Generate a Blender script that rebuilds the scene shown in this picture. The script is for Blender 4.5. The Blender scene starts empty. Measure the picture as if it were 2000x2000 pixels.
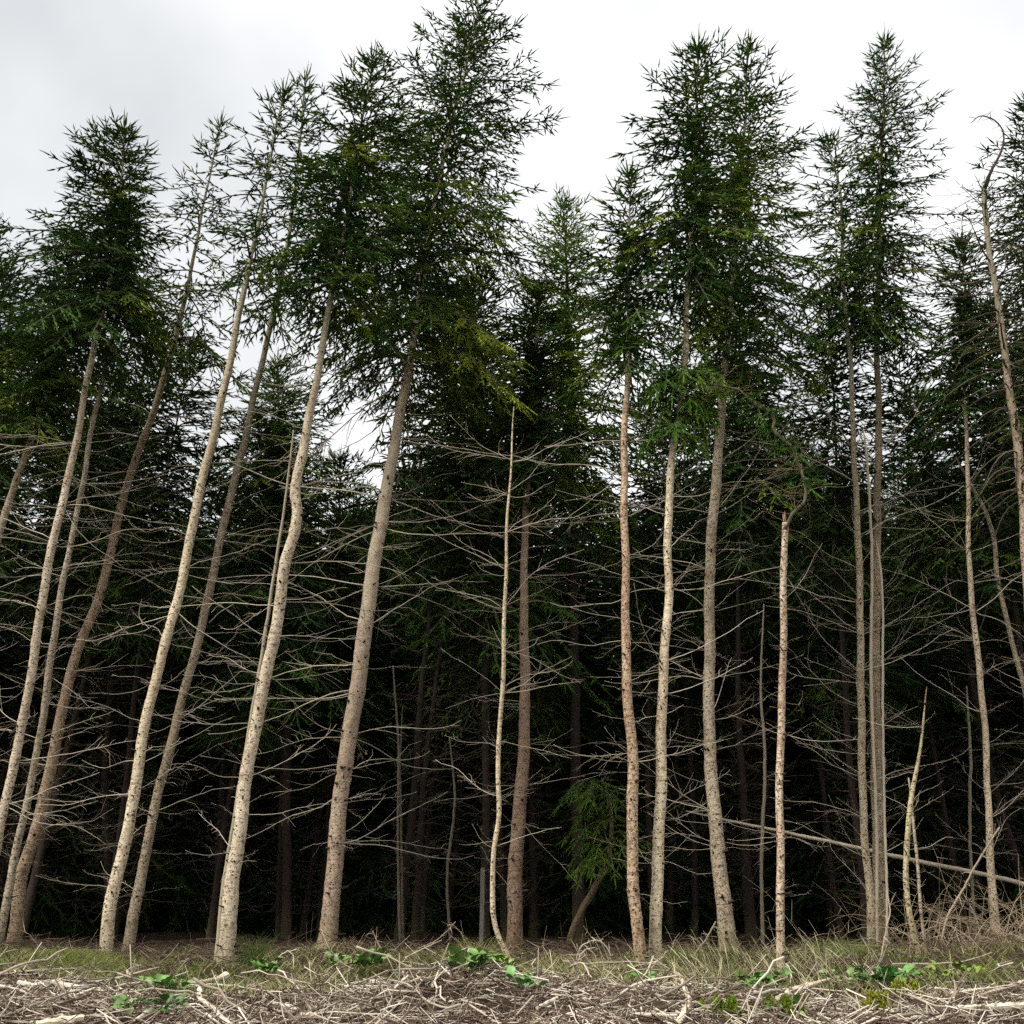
import bpy, math, random
import numpy as np
from mathutils import Matrix, Vector, Euler

rng = np.random.default_rng(11)
random.seed(11)
scene = bpy.context.scene
COL = scene.collection

# ------------------------------------------------------------------ camera
FPX = 2100.0            # focal length in pixels of the 2000 px wide photograph
PITCH = math.radians(20.0)
CAM = np.array([0.0, 0.0, 0.64])
cam_d = bpy.data.cameras.new('camera')
cam_d.sensor_width = 36.0
cam_d.lens = 36.0 * FPX / 2000.0
cam_d.clip_start = 0.05
cam_d.clip_end = 2000.0
cam = bpy.data.objects.new('camera', cam_d)
COL.objects.link(cam)
cam.location = CAM
cam.rotation_euler = (math.radians(90) + PITCH, 0, 0)
scene.camera = cam
scene.render.resolution_x = scene.render.resolution_y = 1024

# ------------------------------------------------------------------ world, sun, exposure
SUN_EL, SUN_AZ = math.radians(54), math.radians(232)      # high, behind the camera and to its left
world = bpy.data.worlds.new('World')
scene.world = world
world.use_nodes = True
wn = world.node_tree.nodes
wl = world.node_tree.links
wn.clear()
w_out = wn.new('ShaderNodeOutputWorld')
w_bg = wn.new('ShaderNodeBackground')
w_sky = wn.new('ShaderNodeTexSky')
w_sky.sky_type = 'NISHITA'
w_sky.sun_disc = False
w_sky.sun_elevation = SUN_EL
w_sky.sun_rotation = SUN_AZ
w_tc = wn.new('ShaderNodeTexCoord')
w_map = wn.new('ShaderNodeMapping')
w_map.inputs['Location'].default_value = (1.3, 0.2, 0.8)
w_noise = wn.new('ShaderNodeTexNoise')
w_noise.inputs['Scale'].default_value = 1.7
w_noise.inputs['Detail'].default_value = 5
w_noise.inputs['Roughness'].default_value = 0.45
w_ramp = wn.new('ShaderNodeValToRGB')
w_ramp.color_ramp.elements[0].position = 0.32
w_ramp.color_ramp.elements[0].color = (0.60, 0.62, 0.635, 1)
w_ramp.color_ramp.elements[1].position = 0.50
w_ramp.color_ramp.elements[1].color = (1.0, 1.005, 1.0, 1)
w_mul = wn.new('ShaderNodeVectorMath')
w_mul.operation = 'SCALE'
w_mul.inputs['Scale'].default_value = 9.0
w_mix = wn.new('ShaderNodeMix')
w_mix.data_type = 'RGBA'
w_mix.inputs[0].default_value = 0.94
wl.new(w_tc.outputs['Generated'], w_map.inputs['Vector'])
wl.new(w_map.outputs['Vector'], w_noise.inputs['Vector'])
wl.new(w_noise.outputs['Fac'], w_ramp.inputs['Fac'])
wl.new(w_ramp.outputs['Color'], w_mul.inputs[0])
wl.new(w_sky.outputs['Color'], w_mix.inputs[6])
wl.new(w_mul.outputs['Vector'], w_mix.inputs[7])
wl.new(w_mix.outputs[2], w_bg.inputs['Color'])
w_bg.inputs['Strength'].default_value = 0.10
wl.new(w_bg.outputs['Background'], w_out.inputs['Surface'])

sun_d = bpy.data.lights.new('sun', 'SUN')
sun_d.energy = 3.2
sun_d.angle = math.radians(14)
sun_d.color = (1.0, 0.96, 0.9)
sun = bpy.data.objects.new('sun', sun_d)
COL.objects.link(sun)
# direction towards the sun: Nishita rotation is clockwise from +Y
sdir = Vector((math.sin(SUN_AZ) * math.cos(SUN_EL), math.cos(SUN_AZ) * math.cos(SUN_EL), math.sin(SUN_EL)))
sun.rotation_euler = (-sdir).to_track_quat('-Z', 'Y').to_euler()

scene.view_settings.view_transform = 'Standard'
scene.view_settings.look = 'None'
scene.view_settings.gamma = 1.0
scene.view_settings.exposure = 0.52
scene.cycles.max_bounces = 4
scene.cycles.diffuse_bounces = 1
scene.cycles.glossy_bounces = 1
scene.cycles.use_denoising = False
scene.cycles.use_adaptive_sampling = True
scene.cycles.adaptive_threshold = 0.035
scene.cycles.adaptive_min_samples = 20

# ------------------------------------------------------------------ projection helpers (photo pixel + real distance -> point)
CT, ST = math.cos(PITCH), math.sin(PITCH)

def pdir(px, py):
    xc = (px - 1000.0) / FPX
    yc = (1000.0 - py) / FPX
    return np.array([xc, CT - yc * ST, ST + yc * CT])

def P(px, py, Y):
    d = pdir(px, py)
    return CAM + d * (Y / d[1])

def pxsize(py, Y):
    """metres covered by one photo pixel at that height and distance"""
    return (Y / pdir(1000, py)[1]) / FPX

def ground_z(x, y):
    x = np.asarray(x, float); y = np.asarray(y, float)
    slope = np.where(y < 14, (y - 14) * 0.040, 0.0)
    slope = np.where(y < 3, -0.44 + (y - 3) * 0.01, slope)
    slope = np.maximum(slope, -0.6)
    near = np.clip((60 - np.abs(y)) / 30, 0, 1) * np.clip((60 - np.abs(x)) / 30, 0, 1)
    b = 0.045 * np.sin(x * 1.3 + 0.7 * y) + 0.035 * np.sin(x * 2.9 - y * 1.7 + 1) + 0.025 * np.sin(x * .6 + y * 3.1 + 2)
    # brash heap in the middle of the strip
    heap = 0.13 * np.exp(-(((x + 0.72) / 0.75) ** 2 + ((y - 10.0) / 0.8) ** 2))
    heap = heap + 0.22 * np.exp(-(((x - 6.2) / 1.6) ** 2 + ((y - 14.0) / 1.3) ** 2))
    return slope + b * near + heap

def G(px, py, up=0.0):
    """point where the view ray through a pixel meets the ground"""
    d = pdir(px, py)
    Ys = np.arange(6.0, 22.0, 0.02)
    pts = CAM + d * (Ys / d[1])[:, None]
    hit = np.nonzero(pts[:, 2] <= ground_z(pts[:, 0], pts[:, 1]) + up)[0]
    if len(hit):
        return pts[hit[0]]
    return CAM + d * (14.0 / d[1])

# ------------------------------------------------------------------ mesh helpers
class MB:
    """collects triangles; each chunk carries a material index and a tint"""
    def __init__(self):
        self.v, self.f, self.m, self.t, self.n = [], [], [], [], 0

    def add(self, v, f, mat=0, tint=0.5):
        v = np.asarray(v, np.float32).reshape(-1, 3)
        f = np.asarray(f, np.int32).reshape(-1, 3)
        self.v.append(v)
        self.f.append(f + self.n)
        self.m.append(np.full(len(f), mat, np.int32))
        self.t.append(np.broadcast_to(np.asarray(tint, np.float32), (len(v),)).copy())
        self.n += len(v)

    def mesh(self, name, mats, smooth=True):
        V = np.concatenate(self.v); F = np.concatenate(self.f)
        M = np.concatenate(self.m); T = np.concatenate(self.t)
        me = bpy.data.meshes.new(name)
        me.vertices.add(len(V)); me.vertices.foreach_set('co', V.ravel())
        me.loops.add(len(F) * 3); me.loops.foreach_set('vertex_index', F.ravel())
        me.polygons.add(len(F))
        me.polygons.foreach_set('loop_start', np.arange(0, len(F) * 3, 3, dtype=np.int32))
        me.polygons.foreach_set('material_index', M)
        me.polygons.foreach_set('use_smooth', np.full(len(F), smooth))
        a = me.attributes.new('tint', 'FLOAT', 'POINT')
        a.data.foreach_set('value', T)
        for m in mats:
            me.materials.append(m)
        me.update(calc_edges=True)
        return me

def obj(name, mesh, parent=None, loc=(0, 0, 0), color=None):
    o = bpy.data.objects.new(name, mesh)
    COL.objects.link(o)
    o.location = loc
    if parent is not None:
        o.parent = parent
    if color is not None:
        o.color = (*color, 1)
    return o

def tag(o, label=None, cat=None, group=None, kind=None):
    if label: o['label'] = label
    if cat: o['category'] = cat
    if group: o['group'] = group
    if kind: o['kind'] = kind
    return o

def empty(name, loc):
    o = bpy.data.objects.new(name, None)
    o.empty_display_size = 0.2
    COL.objects.link(o)
    o.location = loc
    return o

def cross(a, b):
    a = np.asarray(a, float); b = np.asarray(b, float)
    a0, a1, a2 = a[..., 0], a[..., 1], a[..., 2]
    b0, b1, b2 = b[..., 0], b[..., 1], b[..., 2]
    return np.stack([a1 * b2 - a2 * b1, a2 * b0 - a0 * b2, a0 * b1 - a1 * b0], -1)

def norm(v):
    return v / np.maximum(np.linalg.norm(v, axis=-1, keepdims=True), 1e-9)

def frames(pts):
    t = np.gradient(pts, axis=0)
    t = norm(t)
    ref = np.where(np.abs(t[:, 2:3]) > 0.9, np.array([[1.0, 0, 0]]), np.array([[0, 0, 1.0]]))
    u = norm(cross(ref, t))
    if len(u) > 1:   # keep the frame from flipping
        u0 = u[0]
        for i in range(1, len(u)):
            w = u0 - t[i] * np.dot(u0, t[i])
            u[i] = w / max(np.linalg.norm(w), 1e-9)
            u0 = u[i]
    return t, u, cross(t, u)

def tube(pts, rad, sides=6, cap=True, wob=None):
    pts = np.asarray(pts, float); rad = np.broadcast_to(np.asarray(rad, float), (len(pts),))
    t, u, w = frames(pts)
    a = np.arange(sides) * 2 * math.pi / sides
    r = rad[:, None] * (np.ones(sides)[None] if wob is None else wob)
    V = pts[:, None] + r[..., None] * (np.cos(a)[None, :, None] * u[:, None] + np.sin(a)[None, :, None] * w[:, None])
    n = len(pts)
    i = np.arange(n - 1)[:, None] * sides
    j = np.arange(sides)[None]
    k = (j + 1) % sides
    A, B, C, D = i + j, i + k, i + sides + k, i + sides + j
    F = np.concatenate([np.stack([A, B, C], -1).reshape(-1, 3), np.stack([A, C, D], -1).reshape(-1, 3)])
    V = V.reshape(-1, 3)
    if cap:
        e = (n - 1) * sides
        F2 = [[e, e + q, e + q + 1] for q in range(1, sides - 1)] + [[0, q + 1, q] for q in range(1, sides - 1)]
        F = np.concatenate([F, np.array(F2)])
    return V, F

def spline(ctrl, n):
    """Catmull-Rom through control points, n samples"""
    c = np.asarray(ctrl, float)
    d = np.concatenate([[0], np.cumsum(np.linalg.norm(np.diff(c[:, :3], axis=0), axis=1))])
    s = np.linspace(0, d[-1], n)
    out = np.zeros((n, c.shape[1]))
    m = np.gradient(c, d, axis=0) if len(c) > 2 else np.repeat((c[1:] - c[:1]) / d[-1], 2, 0)
    idx = np.clip(np.searchsorted(d, s, side='right') - 1, 0, len(c) - 2)
    h = (d[idx + 1] - d[idx])[:, None]
    x = ((s - d[idx]) / h[:, 0])[:, None]
    out = ((2*x**3 - 3*x**2 + 1) * c[idx] + (x**3 - 2*x**2 + x) * h * m[idx]
           + (-2*x**3 + 3*x**2) * c[idx + 1] + (x**3 - x**2) * h * m[idx + 1])
    return out

def place(mb, tv, tf, org, ax, up, ln, wd, mat=0, tint=0.5):
    """many copies of a small template: x along ax, y/z across"""
    org = np.asarray(org, float); n = len(org)
    if n == 0:
        return
    ax = norm(np.asarray(ax, float))
    s = cross(np.asarray(up, float), ax)
    bad = np.linalg.norm(s, axis=1) < 1e-4
    s[bad] = cross(np.array([1.0, 0.3, 0]), ax[bad])
    s = norm(s); q = cross(ax, s)
    ln = np.broadcast_to(ln, (n,)); wd = np.broadcast_to(wd, (n,))
    V = (org[:, None] + tv[None, :, 0, None] * (ax * ln[:, None])[:, None]
         + tv[None, :, 1, None] * (s * wd[:, None])[:, None] + tv[None, :, 2, None] * (q * wd[:, None])[:, None])
    k = len(tv)
    F = tf[None] + (np.arange(n) * k)[:, None, None]
    T = np.repeat(np.broadcast_to(np.asarray(tint, float), (n,)), k)
    mb.add(V.reshape(-1, 3), F.reshape(-1, 3), mat, T)

# ------------------------------------------------------------------ materials
def new_mat(name):
    m = bpy.data.materials.new(name)
    m.use_nodes = True
    nt = m.node_tree
    b = nt.nodes['Principled BSDF']
    return m, nt, b

def N(nt, typ, **kw):
    n = nt.nodes.new(typ)
    for k, v in kw.items():
        if k.startswith('_'):
            n.inputs[k[1:].replace('_', ' ')].default_value = v
        else:
            setattr(n, k, v)
    return n

def ramp(nt, fac, stops):
    r = nt.nodes.new('ShaderNodeValToRGB')
    cr = r.color_ramp
    while len(cr.elements) < len(stops):
        cr.elements.new(0.5)
    for e, (p, c) in zip(cr.elements, stops):
        e.position = p
        e.color = (*c, 1) if len(c) == 3 else c
    nt.links.new(fac, r.inputs['Fac'])
    return r.outputs['Color']

def mixc(nt, fac, a, b, mode='MIX'):
    m = nt.nodes.new('ShaderNodeMix')
    m.data_type = 'RGBA'; m.blend_type = mode
    for i, v in ((0, fac), (6, a), (7, b)):
        if hasattr(v, 'is_linked') or hasattr(v, 'links'):
            nt.links.new(v, m.inputs[i])
        else:
            m.inputs[i].default_value = v if i == 0 else (*v, 1)
    return m.outputs[2]

def noise(nt, vec, scale, detail=4, rough=0.55):
    n = N(nt, 'ShaderNodeTexNoise', _Scale=scale, _Detail=detail, _Roughness=rough)
    nt.links.new(vec, n.inputs['Vector'])
    return n.outputs['Fac']

def mapped(nt, scale):
    tc = nt.nodes.new('ShaderNodeTexCoord')
    mp = nt.nodes.new('ShaderNodeMapping')
    mp.inputs['Scale'].default_value = scale
    nt.links.new(tc.outputs['Object'], mp.inputs['Vector'])
    return mp.outputs['Vector']

def bark_material(name, pale, mid, dark, fleck=0.5, upper_tone=(0.20, 0.21, 0.15), upper_from=6.0, upper_to=10.5):
    m, nt, b = new_mat(name)
    v = mapped(nt, (1, 1, 1))
    vs = mapped(nt, (1, 1, 0.35))
    vh = mapped(nt, (1, 1, 1.25))
    base = ramp(nt, noise(nt, vs, 9, 5, 0.6), [(0.30, mid), (0.48, pale), (0.75, tuple(min(1, c * 1.18) for c in pale))])
    # flaky plates of bark
    vor = N(nt, 'ShaderNodeTexVoronoi', _Scale=42.0, feature='F1')
    nt.links.new(vh, vor.inputs['Vector'])
    base = mixc(nt, ramp(nt, vor.outputs['Distance'], [(0.45, (0, 0, 0)), (0.75, (0.55,) * 3)]), base, mid)
    # dark flecks and scars
    fl = ramp(nt, noise(nt, vh, 27, 3, 0.75), [(0.58 - 0.045 * fleck, (0, 0, 0)), (0.63, (1, 1, 1))])
    base = mixc(nt, fl, base, dark)
    dv = N(nt, 'ShaderNodeTexVoronoi', _Scale=12.0, feature='F1', _Randomness=1.0)
    nt.links.new(mapped(nt, (1, 1, 1.5)), dv.inputs['Vector'])
    base = mixc(nt, ramp(nt, dv.outputs['Distance'], [(0.15, (1, 1, 1)), (0.21, (0, 0, 0))]), base, dark)
    sp = ramp(nt, noise(nt, vh, 15, 2, 0.6), [(0.60 - 0.03 * fleck, (0, 0, 0)), (0.70, (0.8,) * 3)])
    base = mixc(nt, sp, base, mid)
    st = ramp(nt, noise(nt, mapped(nt, (1, 1, 7)), 4, 3, 0.6), [(0.58, (0, 0, 0)), (0.70, (0.55,) * 3)])
    base = mixc(nt, st, base, dark)
    big = ramp(nt, noise(nt, vs, 2.2, 3, 0.5), [(0.45, (0, 0, 0)), (0.72, (0.7,) * 3)])
    base = mixc(nt, big, base, mid)
    # upper stem tone; its dark default paints crown shade onto lichened bark
    sep = nt.nodes.new('ShaderNodeSeparateXYZ')
    nt.links.new(v, sep.inputs[0])
    mr = N(nt, 'ShaderNodeMapRange')
    mr.inputs['From Min'].default_value = upper_from
    mr.inputs['From Max'].default_value = upper_to
    nt.links.new(sep.outputs['Z'], mr.inputs['Value'])
    mm = N(nt, 'ShaderNodeMath', operation='MULTIPLY')
    nt.links.new(mr.outputs['Result'], mm.inputs[0])
    nt.links.new(noise(nt, v, 7, 3, 0.6), mm.inputs[1])
    m2 = N(nt, 'ShaderNodeMath', operation='MULTIPLY')
    m2.inputs[1].default_value = 1.4
    m2.use_clamp = True
    nt.links.new(mm.outputs[0], m2.inputs[0])
    base = mixc(nt, m2.outputs[0], base, upper_tone)
    # moss and earth stain at the foot
    mr2 = N(nt, 'ShaderNodeMapRange')
    mr2.inputs['From Min'].default_value = 0.7
    mr2.inputs['From Max'].default_value = 0.0
    nt.links.new(sep.outputs['Z'], mr2.inputs['Value'])
    m3 = N(nt, 'ShaderNodeMath', operation='MULTIPLY')
    nt.links.new(mr2.outputs['Result'], m3.inputs[0])
    nt.links.new(noise(nt, v, 5, 3, 0.6), m3.inputs[1])
    base = mixc(nt, m3.outputs[0], base, (0.10, 0.09, 0.035))
    oi = nt.nodes.new('ShaderNodeObjectInfo')
    base = mixc(nt, 1.0, base, oi.outputs['Color'], 'MULTIPLY')
    nt.links.new(base, b.inputs['Base Color'])
    b.inputs['Roughness'].default_value = 0.9
    b.inputs['Specular IOR Level'].default_value = 0.15
    bp = N(nt, 'ShaderNodeBump', _Strength=0.7, _Distance=0.012)
    nt.links.new(noise(nt, vh, 40, 5, 0.7), bp.inputs['Height'])
    nt.links.new(bp.outputs['Normal'], b.inputs['Normal'])
    return m

BARK_PALE = bark_material('bark_pale', (0.66, 0.58, 0.44), (0.36, 0.275, 0.19), (0.06, 0.035, 0.025), 0.9)
BARK_GREY = bark_material('bark_greybrown', (0.47, 0.40, 0.30), (0.22, 0.165, 0.11), (0.045, 0.03, 0.02), 1.1)
BARK_RED = bark_material('bark_redbrown', (0.41, 0.33, 0.25), (0.23, 0.16, 0.112), (0.05, 0.03, 0.022), 0.9, (0.52, 0.45, 0.34), 2.0, 6.0)
BARK_ROUGH = bark_material('bark_flaking', (0.62, 0.52, 0.385), (0.26, 0.15, 0.09), (0.05, 0.022, 0.014), 1.8)
BARK_SHADED = bark_material('bark_shaded', (0.040, 0.028, 0.021), (0.026, 0.017, 0.012), (0.013, 0.009, 0.008), 0.6, (0.035, 0.038, 0.024), 3, 8)  # bark of the inner trees, with the interior darkness worked into its colour

def plain_tint(name, stops, rough=0.85, bump=None, objcolor=False, spec=0.2):
    m, nt, b = new_mat(name)
    at = N(nt, 'ShaderNodeAttribute', attribute_name='tint')
    v = mapped(nt, (1, 1, 1))
    ad = N(nt, 'ShaderNodeMath', operation='MULTIPLY_ADD')
    nt.links.new(noise(nt, v, bump or 6.0, 3), ad.inputs[0])
    ad.inputs[1].default_value = 0.35
    ad2 = N(nt, 'ShaderNodeMath', operation='SUBTRACT')
    nt.links.new(at.outputs['Fac'], ad2.inputs[0])
    ad2.inputs[1].default_value = 0.175
    nt.links.new(ad2.outputs[0], ad.inputs[2])
    c = ramp(nt, ad.outputs[0], stops)
    if objcolor:
        oi = nt.nodes.new('ShaderNodeObjectInfo')
        c = mixc(nt, 1.0, c, oi.outputs['Color'], 'MULTIPLY')
    nt.links.new(c, b.inputs['Base Color'])
    b.inputs['Roughness'].default_value = rough
    b.inputs['Specular IOR Level'].default_value = spec
    return m

KNOT = plain_tint('knot_scar', [(0.0, (0.03, 0.02, 0.015)), (1.0, (0.08, 0.05, 0.035))])
DEADWOOD = plain_tint('dead_branch_wood', [(0.0, (0.14, 0.10, 0.07)), (0.45, (0.42, 0.36, 0.27)), (1.0, (0.66, 0.60, 0.49))], 0.9, 9, True)
TWIGDARK = plain_tint('shaded_twig_wood', [(0.0, (0.025, 0.018, 0.012)), (1.0, (0.09, 0.07, 0.05))], 0.9, 9)  # wood darkened in its colour to stand for shade under the canopy
TWIG = plain_tint('crown_twig_wood', [(0.0, (0.06, 0.05, 0.035)), (1.0, (0.15, 0.12, 0.09))], 0.9)
NEEDLE = plain_tint('spruce_needles', [(0.0, (0.018, 0.038, 0.010)), (0.40, (0.056, 0.125, 0.022)), (0.70, (0.13, 0.215, 0.026)), (1.0, (0.28, 0.33, 0.03))], 0.7, 1.5, True, 0.08)
BRASH = plain_tint('bleached_brash', [(0.0, (0.055, 0.034, 0.024)), (0.38, (0.17, 0.118, 0.085)), (0.65, (0.52, 0.44, 0.345)), (1.0, (0.78, 0.72, 0.61))], 0.85, 14, True)
LOGBARK = plain_tint('weathered_log', [(0.0, (0.10, 0.065, 0.045)), (0.35, (0.30, 0.225, 0.16)), (0.6, (0.58, 0.50, 0.39)), (1.0, (0.74, 0.68, 0.56))], 0.85, 9, True)
CUTWOOD = plain_tint('cut_wood', [(0.0, (0.50, 0.40, 0.27)), (1.0, (0.72, 0.62, 0.46))], 0.8, 30)
GRASS = plain_tint('grass_blades', [(0.0, (0.05, 0.10, 0.02)), (0.4, (0.15, 0.19, 0.04)), (0.7, (0.30, 0.29, 0.10)), (1.0, (0.62, 0.55, 0.36))], 0.7, 3)
LEAF = plain_tint('broad_leaf', [(0.0, (0.05, 0.11, 0.025)), (0.5, (0.13, 0.24, 0.06)), (1.0, (0.27, 0.40, 0.13))], 0.5, 12, True, 0.4)
MOSS = plain_tint('moss', [(0.0, (0.09, 0.11, 0.01)), (0.5, (0.23, 0.24, 0.025)), (1.0, (0.36, 0.35, 0.05))], 0.95, 20, True)
POST = plain_tint('grey_post_wood', [(0.0, (0.10, 0.09, 0.07)), (1.0, (0.22, 0.20, 0.16))], 0.9, 14)

def ground_material():
    m, nt, b = new_mat('forest_floor')
    v = mapped(nt, (1, 1, 1))
    c = ramp(nt, noise(nt, v, 5, 6, 0.7), [(0.3, (0.02, 0.013, 0.010)), (0.5, (0.05, 0.033, 0.023)), (0.72, (0.10, 0.066, 0.045))])
    g = ramp(nt, noise(nt, v, 1.1, 3, 0.5), [(0.48, (0, 0, 0)), (0.66, (0.6,) * 3)])
    c = mixc(nt, g, c, (0.04, 0.044, 0.014))
    nt.links.new(c, b.inputs['Base Color'])
    b.inputs['Roughness'].default_value = 0.95
    b.inputs['Specular IOR Level'].default_value = 0.1
    bp = N(nt, 'ShaderNodeBump', _Strength=0.8, _Distance=0.05)
    nt.links.new(noise(nt, v, 25, 5, 0.7), bp.inputs['Height'])
    nt.links.new(bp.outputs['Normal'], b.inputs['Normal'])
    return m

# ------------------------------------------------------------------ ground: one sheet out to the horizon
def build_ground():
    far = np.array([60, 110, 200, 400, 800.0])
    xs = np.concatenate([-far[::-1], np.linspace(-30, 30, 151), far])
    ys = np.concatenate([-far[::-1], np.linspace(-20, 4, 13), np.linspace(4.2, 20, 120), np.linspace(20.5, 50, 50), far + 20])
    X, Y = np.meshgrid(xs, ys)
    Z = ground_z(X, Y)
    d = rng.normal(0, 0.012, X.shape) * (np.abs(X) < 28) * (Y > 4) * (Y < 45)
    V = np.stack([X, Y, Z + d], -1).reshape(-1, 3)
    nx = len(xs); ny = len(ys)
    i = np.arange(ny - 1)[:, None] * nx + np.arange(nx - 1)[None]
    i = i.ravel()
    F = np.concatenate([np.stack([i, i + 1, i + nx + 1], -1), np.stack([i, i + nx + 1, i + nx], -1)])
    mb = MB(); mb.add(V, F)
    tag(obj('ground', mb.mesh('ground', [ground_material()])), kind='structure')
build_ground()

# ------------------------------------------------------------------ needle shoot template (unit length, unit half-width)
def shoot_template():
    V, F = [], []
    def tri(a, b, c):
        k = len(V); V.extend([a, b, c]); F.append([k, k + 1, k + 2])
    # two crossed spindles
    for ca, sa in ((1, 0), (0.25, 0.97)):
        k = len(V)
        V.extend([(0, 0, 0), (0.35, 0.72 * ca, 0.72 * sa), (1, 0, 0), (0.35, -0.72 * ca, -0.72 * sa)])
        F.extend([[k, k + 1, k + 2], [k, k + 2, k + 3]])
    # needle fans standing off
    for x, a in ((0.08, 0.3), (0.28, 2.6), (0.48, 4.6), (0.68, 1.4), (0.84, 3.4)):
        y, z = math.cos(a), math.sin(a)
        tri((x, 0, 0), (x + 0.07, 0, 0), (x + 0.20, 1.2 * y, 1.2 * z))
    return np.array(V, float), np.array(F)
SH_V, SH_F = shoot_template()
PR_V, PR_F = tube(np.array([[0, 0, 0], [1, 0, 0.]]), [1.0, 0.5], 3, False)

def rotz(v, a):
    c, s = np.cos(a), np.sin(a)
    return np.stack([v[..., 0] * c - v[..., 1] * s, v[..., 0] * s + v[..., 1] * c, v[..., 2]], -1)

def axis_at(axis, s):
    """axis: (n,3); s in 0..1 along it"""
    x = np.clip(s, 0, 1) * (len(axis) - 1)
    i = int(min(x, len(axis) - 2))
    return axis[i] * (1 - (x - i)) + axis[i + 1] * (x - i)

def needles_on_branch(mb, r, pts, L, u, dens, hang, tint0, bare, shoot_w, shoot_l, fresh):
    """secondary twigs and needle shoots along one bough; u: 0 at tree top .. 1 at crown foot"""
    O, A, U, LN, TT = [], [], [], [], []
    n2 = max(2, int(L / 0.105 * dens))
    ts = np.sort(r.uniform(bare, 1.0, n2))
    side = np.where(np.arange(n2) % 2 == 0, 1, -1)
    m = len(pts) - 1
    X = ts * m; I = np.minimum(X.astype(int), m - 1); fr = (X - I)[:, None]
    p = pts[I] * (1 - fr) + pts[I + 1] * fr
    d = norm(pts[I + 1] - pts[I])
    lat = norm(cross(d, np.array([0, 0, 1.0]) + 1e-3))
    l2 = np.clip((0.10 + 0.42 * L * (1 - ts)) * r.uniform(0.5, 1.2, n2), 0.09, 0.75)
    ang = r.uniform(0.6, 1.05, n2)
    dir2 = d * np.cos(ang)[:, None] + lat * (side * np.sin(ang))[:, None]
    dir2[:, 2] += r.normal(0.05, 0.25, n2) - hang * r.uniform(0.2, 1.0, n2)
    dir2 = norm(dir2)
    place(mb, PR_V, PR_F, p, dir2, np.tile([0, 0, 1.0], (n2, 1)), l2, 0.0035, 1, 0.4)
    k = np.maximum(1, (l2 / (0.66 * shoot_l) * dens + 0.5).astype(int))
    J = np.repeat(np.arange(n2), k)
    loc = np.arange(len(J)) - np.repeat(np.cumsum(k) - k, k)
    x = (loc + np.repeat(r.uniform(0, 1, n2), k)) / k[J]
    xl = x * l2[J]
    q = p[J] + dir2[J] * xl[:, None]
    q[:, 2] -= hang * 0.25 * xl ** 2
    s2 = np.where((loc + J) % 2 == 0, 1, -1)
    lat2 = norm(cross(dir2, np.array([0, 0, 1.0])) + 1e-4)[J]
    aa = r.uniform(0.35, 1.0, len(J))
    dd = dir2[J] * np.cos(aa)[:, None] + lat2 * (s2 * np.sin(aa))[:, None]
    dd[:, 2] += r.normal(0, 0.25, len(J)) - hang * r.uniform(0.0, 0.7, len(J))
    O.append(q); A.append(dd); LN.append(r.uniform(0.6, 1.15, len(J)) * shoot_l)
    # sleeve of needles on the twigs themselves, and their tips
    kk = np.maximum(1, (l2 / (shoot_l * 0.85)).astype(int))
    J = np.repeat(np.arange(n2), kk)
    loc = np.arange(len(J)) - np.repeat(np.cumsum(kk) - kk, kk)
    O.append(p[J] + dir2[J] * (loc / kk[J] * l2[J])[:, None]); A.append(dir2[J] + r.normal(0, 0.08, (len(J), 3)))
    LN.append(l2[J] / kk[J] * 1.1)
    O.append(p + dir2 * l2[:, None]); A.append(dir2); LN.append(shoot_l * r.uniform(0.9, 1.5, n2))
    # needles sleeve along outer bough
    kk = max(2, int(L * (1 - bare) / (shoot_l * 0.7)))
    xs = bare + (1 - bare) * np.arange(kk) / kk
    X = xs * m; I = np.minimum(X.astype(int), m - 1); fr = (X - I)[:, None]
    O.append(pts[I] * (1 - fr) + pts[I + 1] * fr); A.append(pts[I + 1] - pts[I]); LN.append(np.full(kk, shoot_l * 1.1))
    # tip: long leader with a fork of side shoots
    tdir = norm(pts[-1] - pts[-2])
    lt = norm(cross(tdir, [0, 0, 1.0]) + 1e-4)
    O.append(np.tile(pts[-1], (3, 1)) - tdir * np.array([[0.0], [0.03], [0.05]]))
    A.append(np.array([tdir, tdir + 0.7 * lt, tdir - 0.7 * lt]))
    LN.append(np.array([1.9, 1.1, 1.2]) * shoot_l)
    O = np.concatenate(O); A = np.concatenate(A); LN = np.concatenate(LN)
    up = r.normal(0, 1, (len(O), 3))
    tt = np.clip(tint0 + r.normal(0, 0.07, len(O)), 0, 1)
    place(mb, SH_V, SH_F, O, A, up, LN, shoot_w * r.uniform(0.75, 1.2, len(O)), 0, tt)

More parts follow.
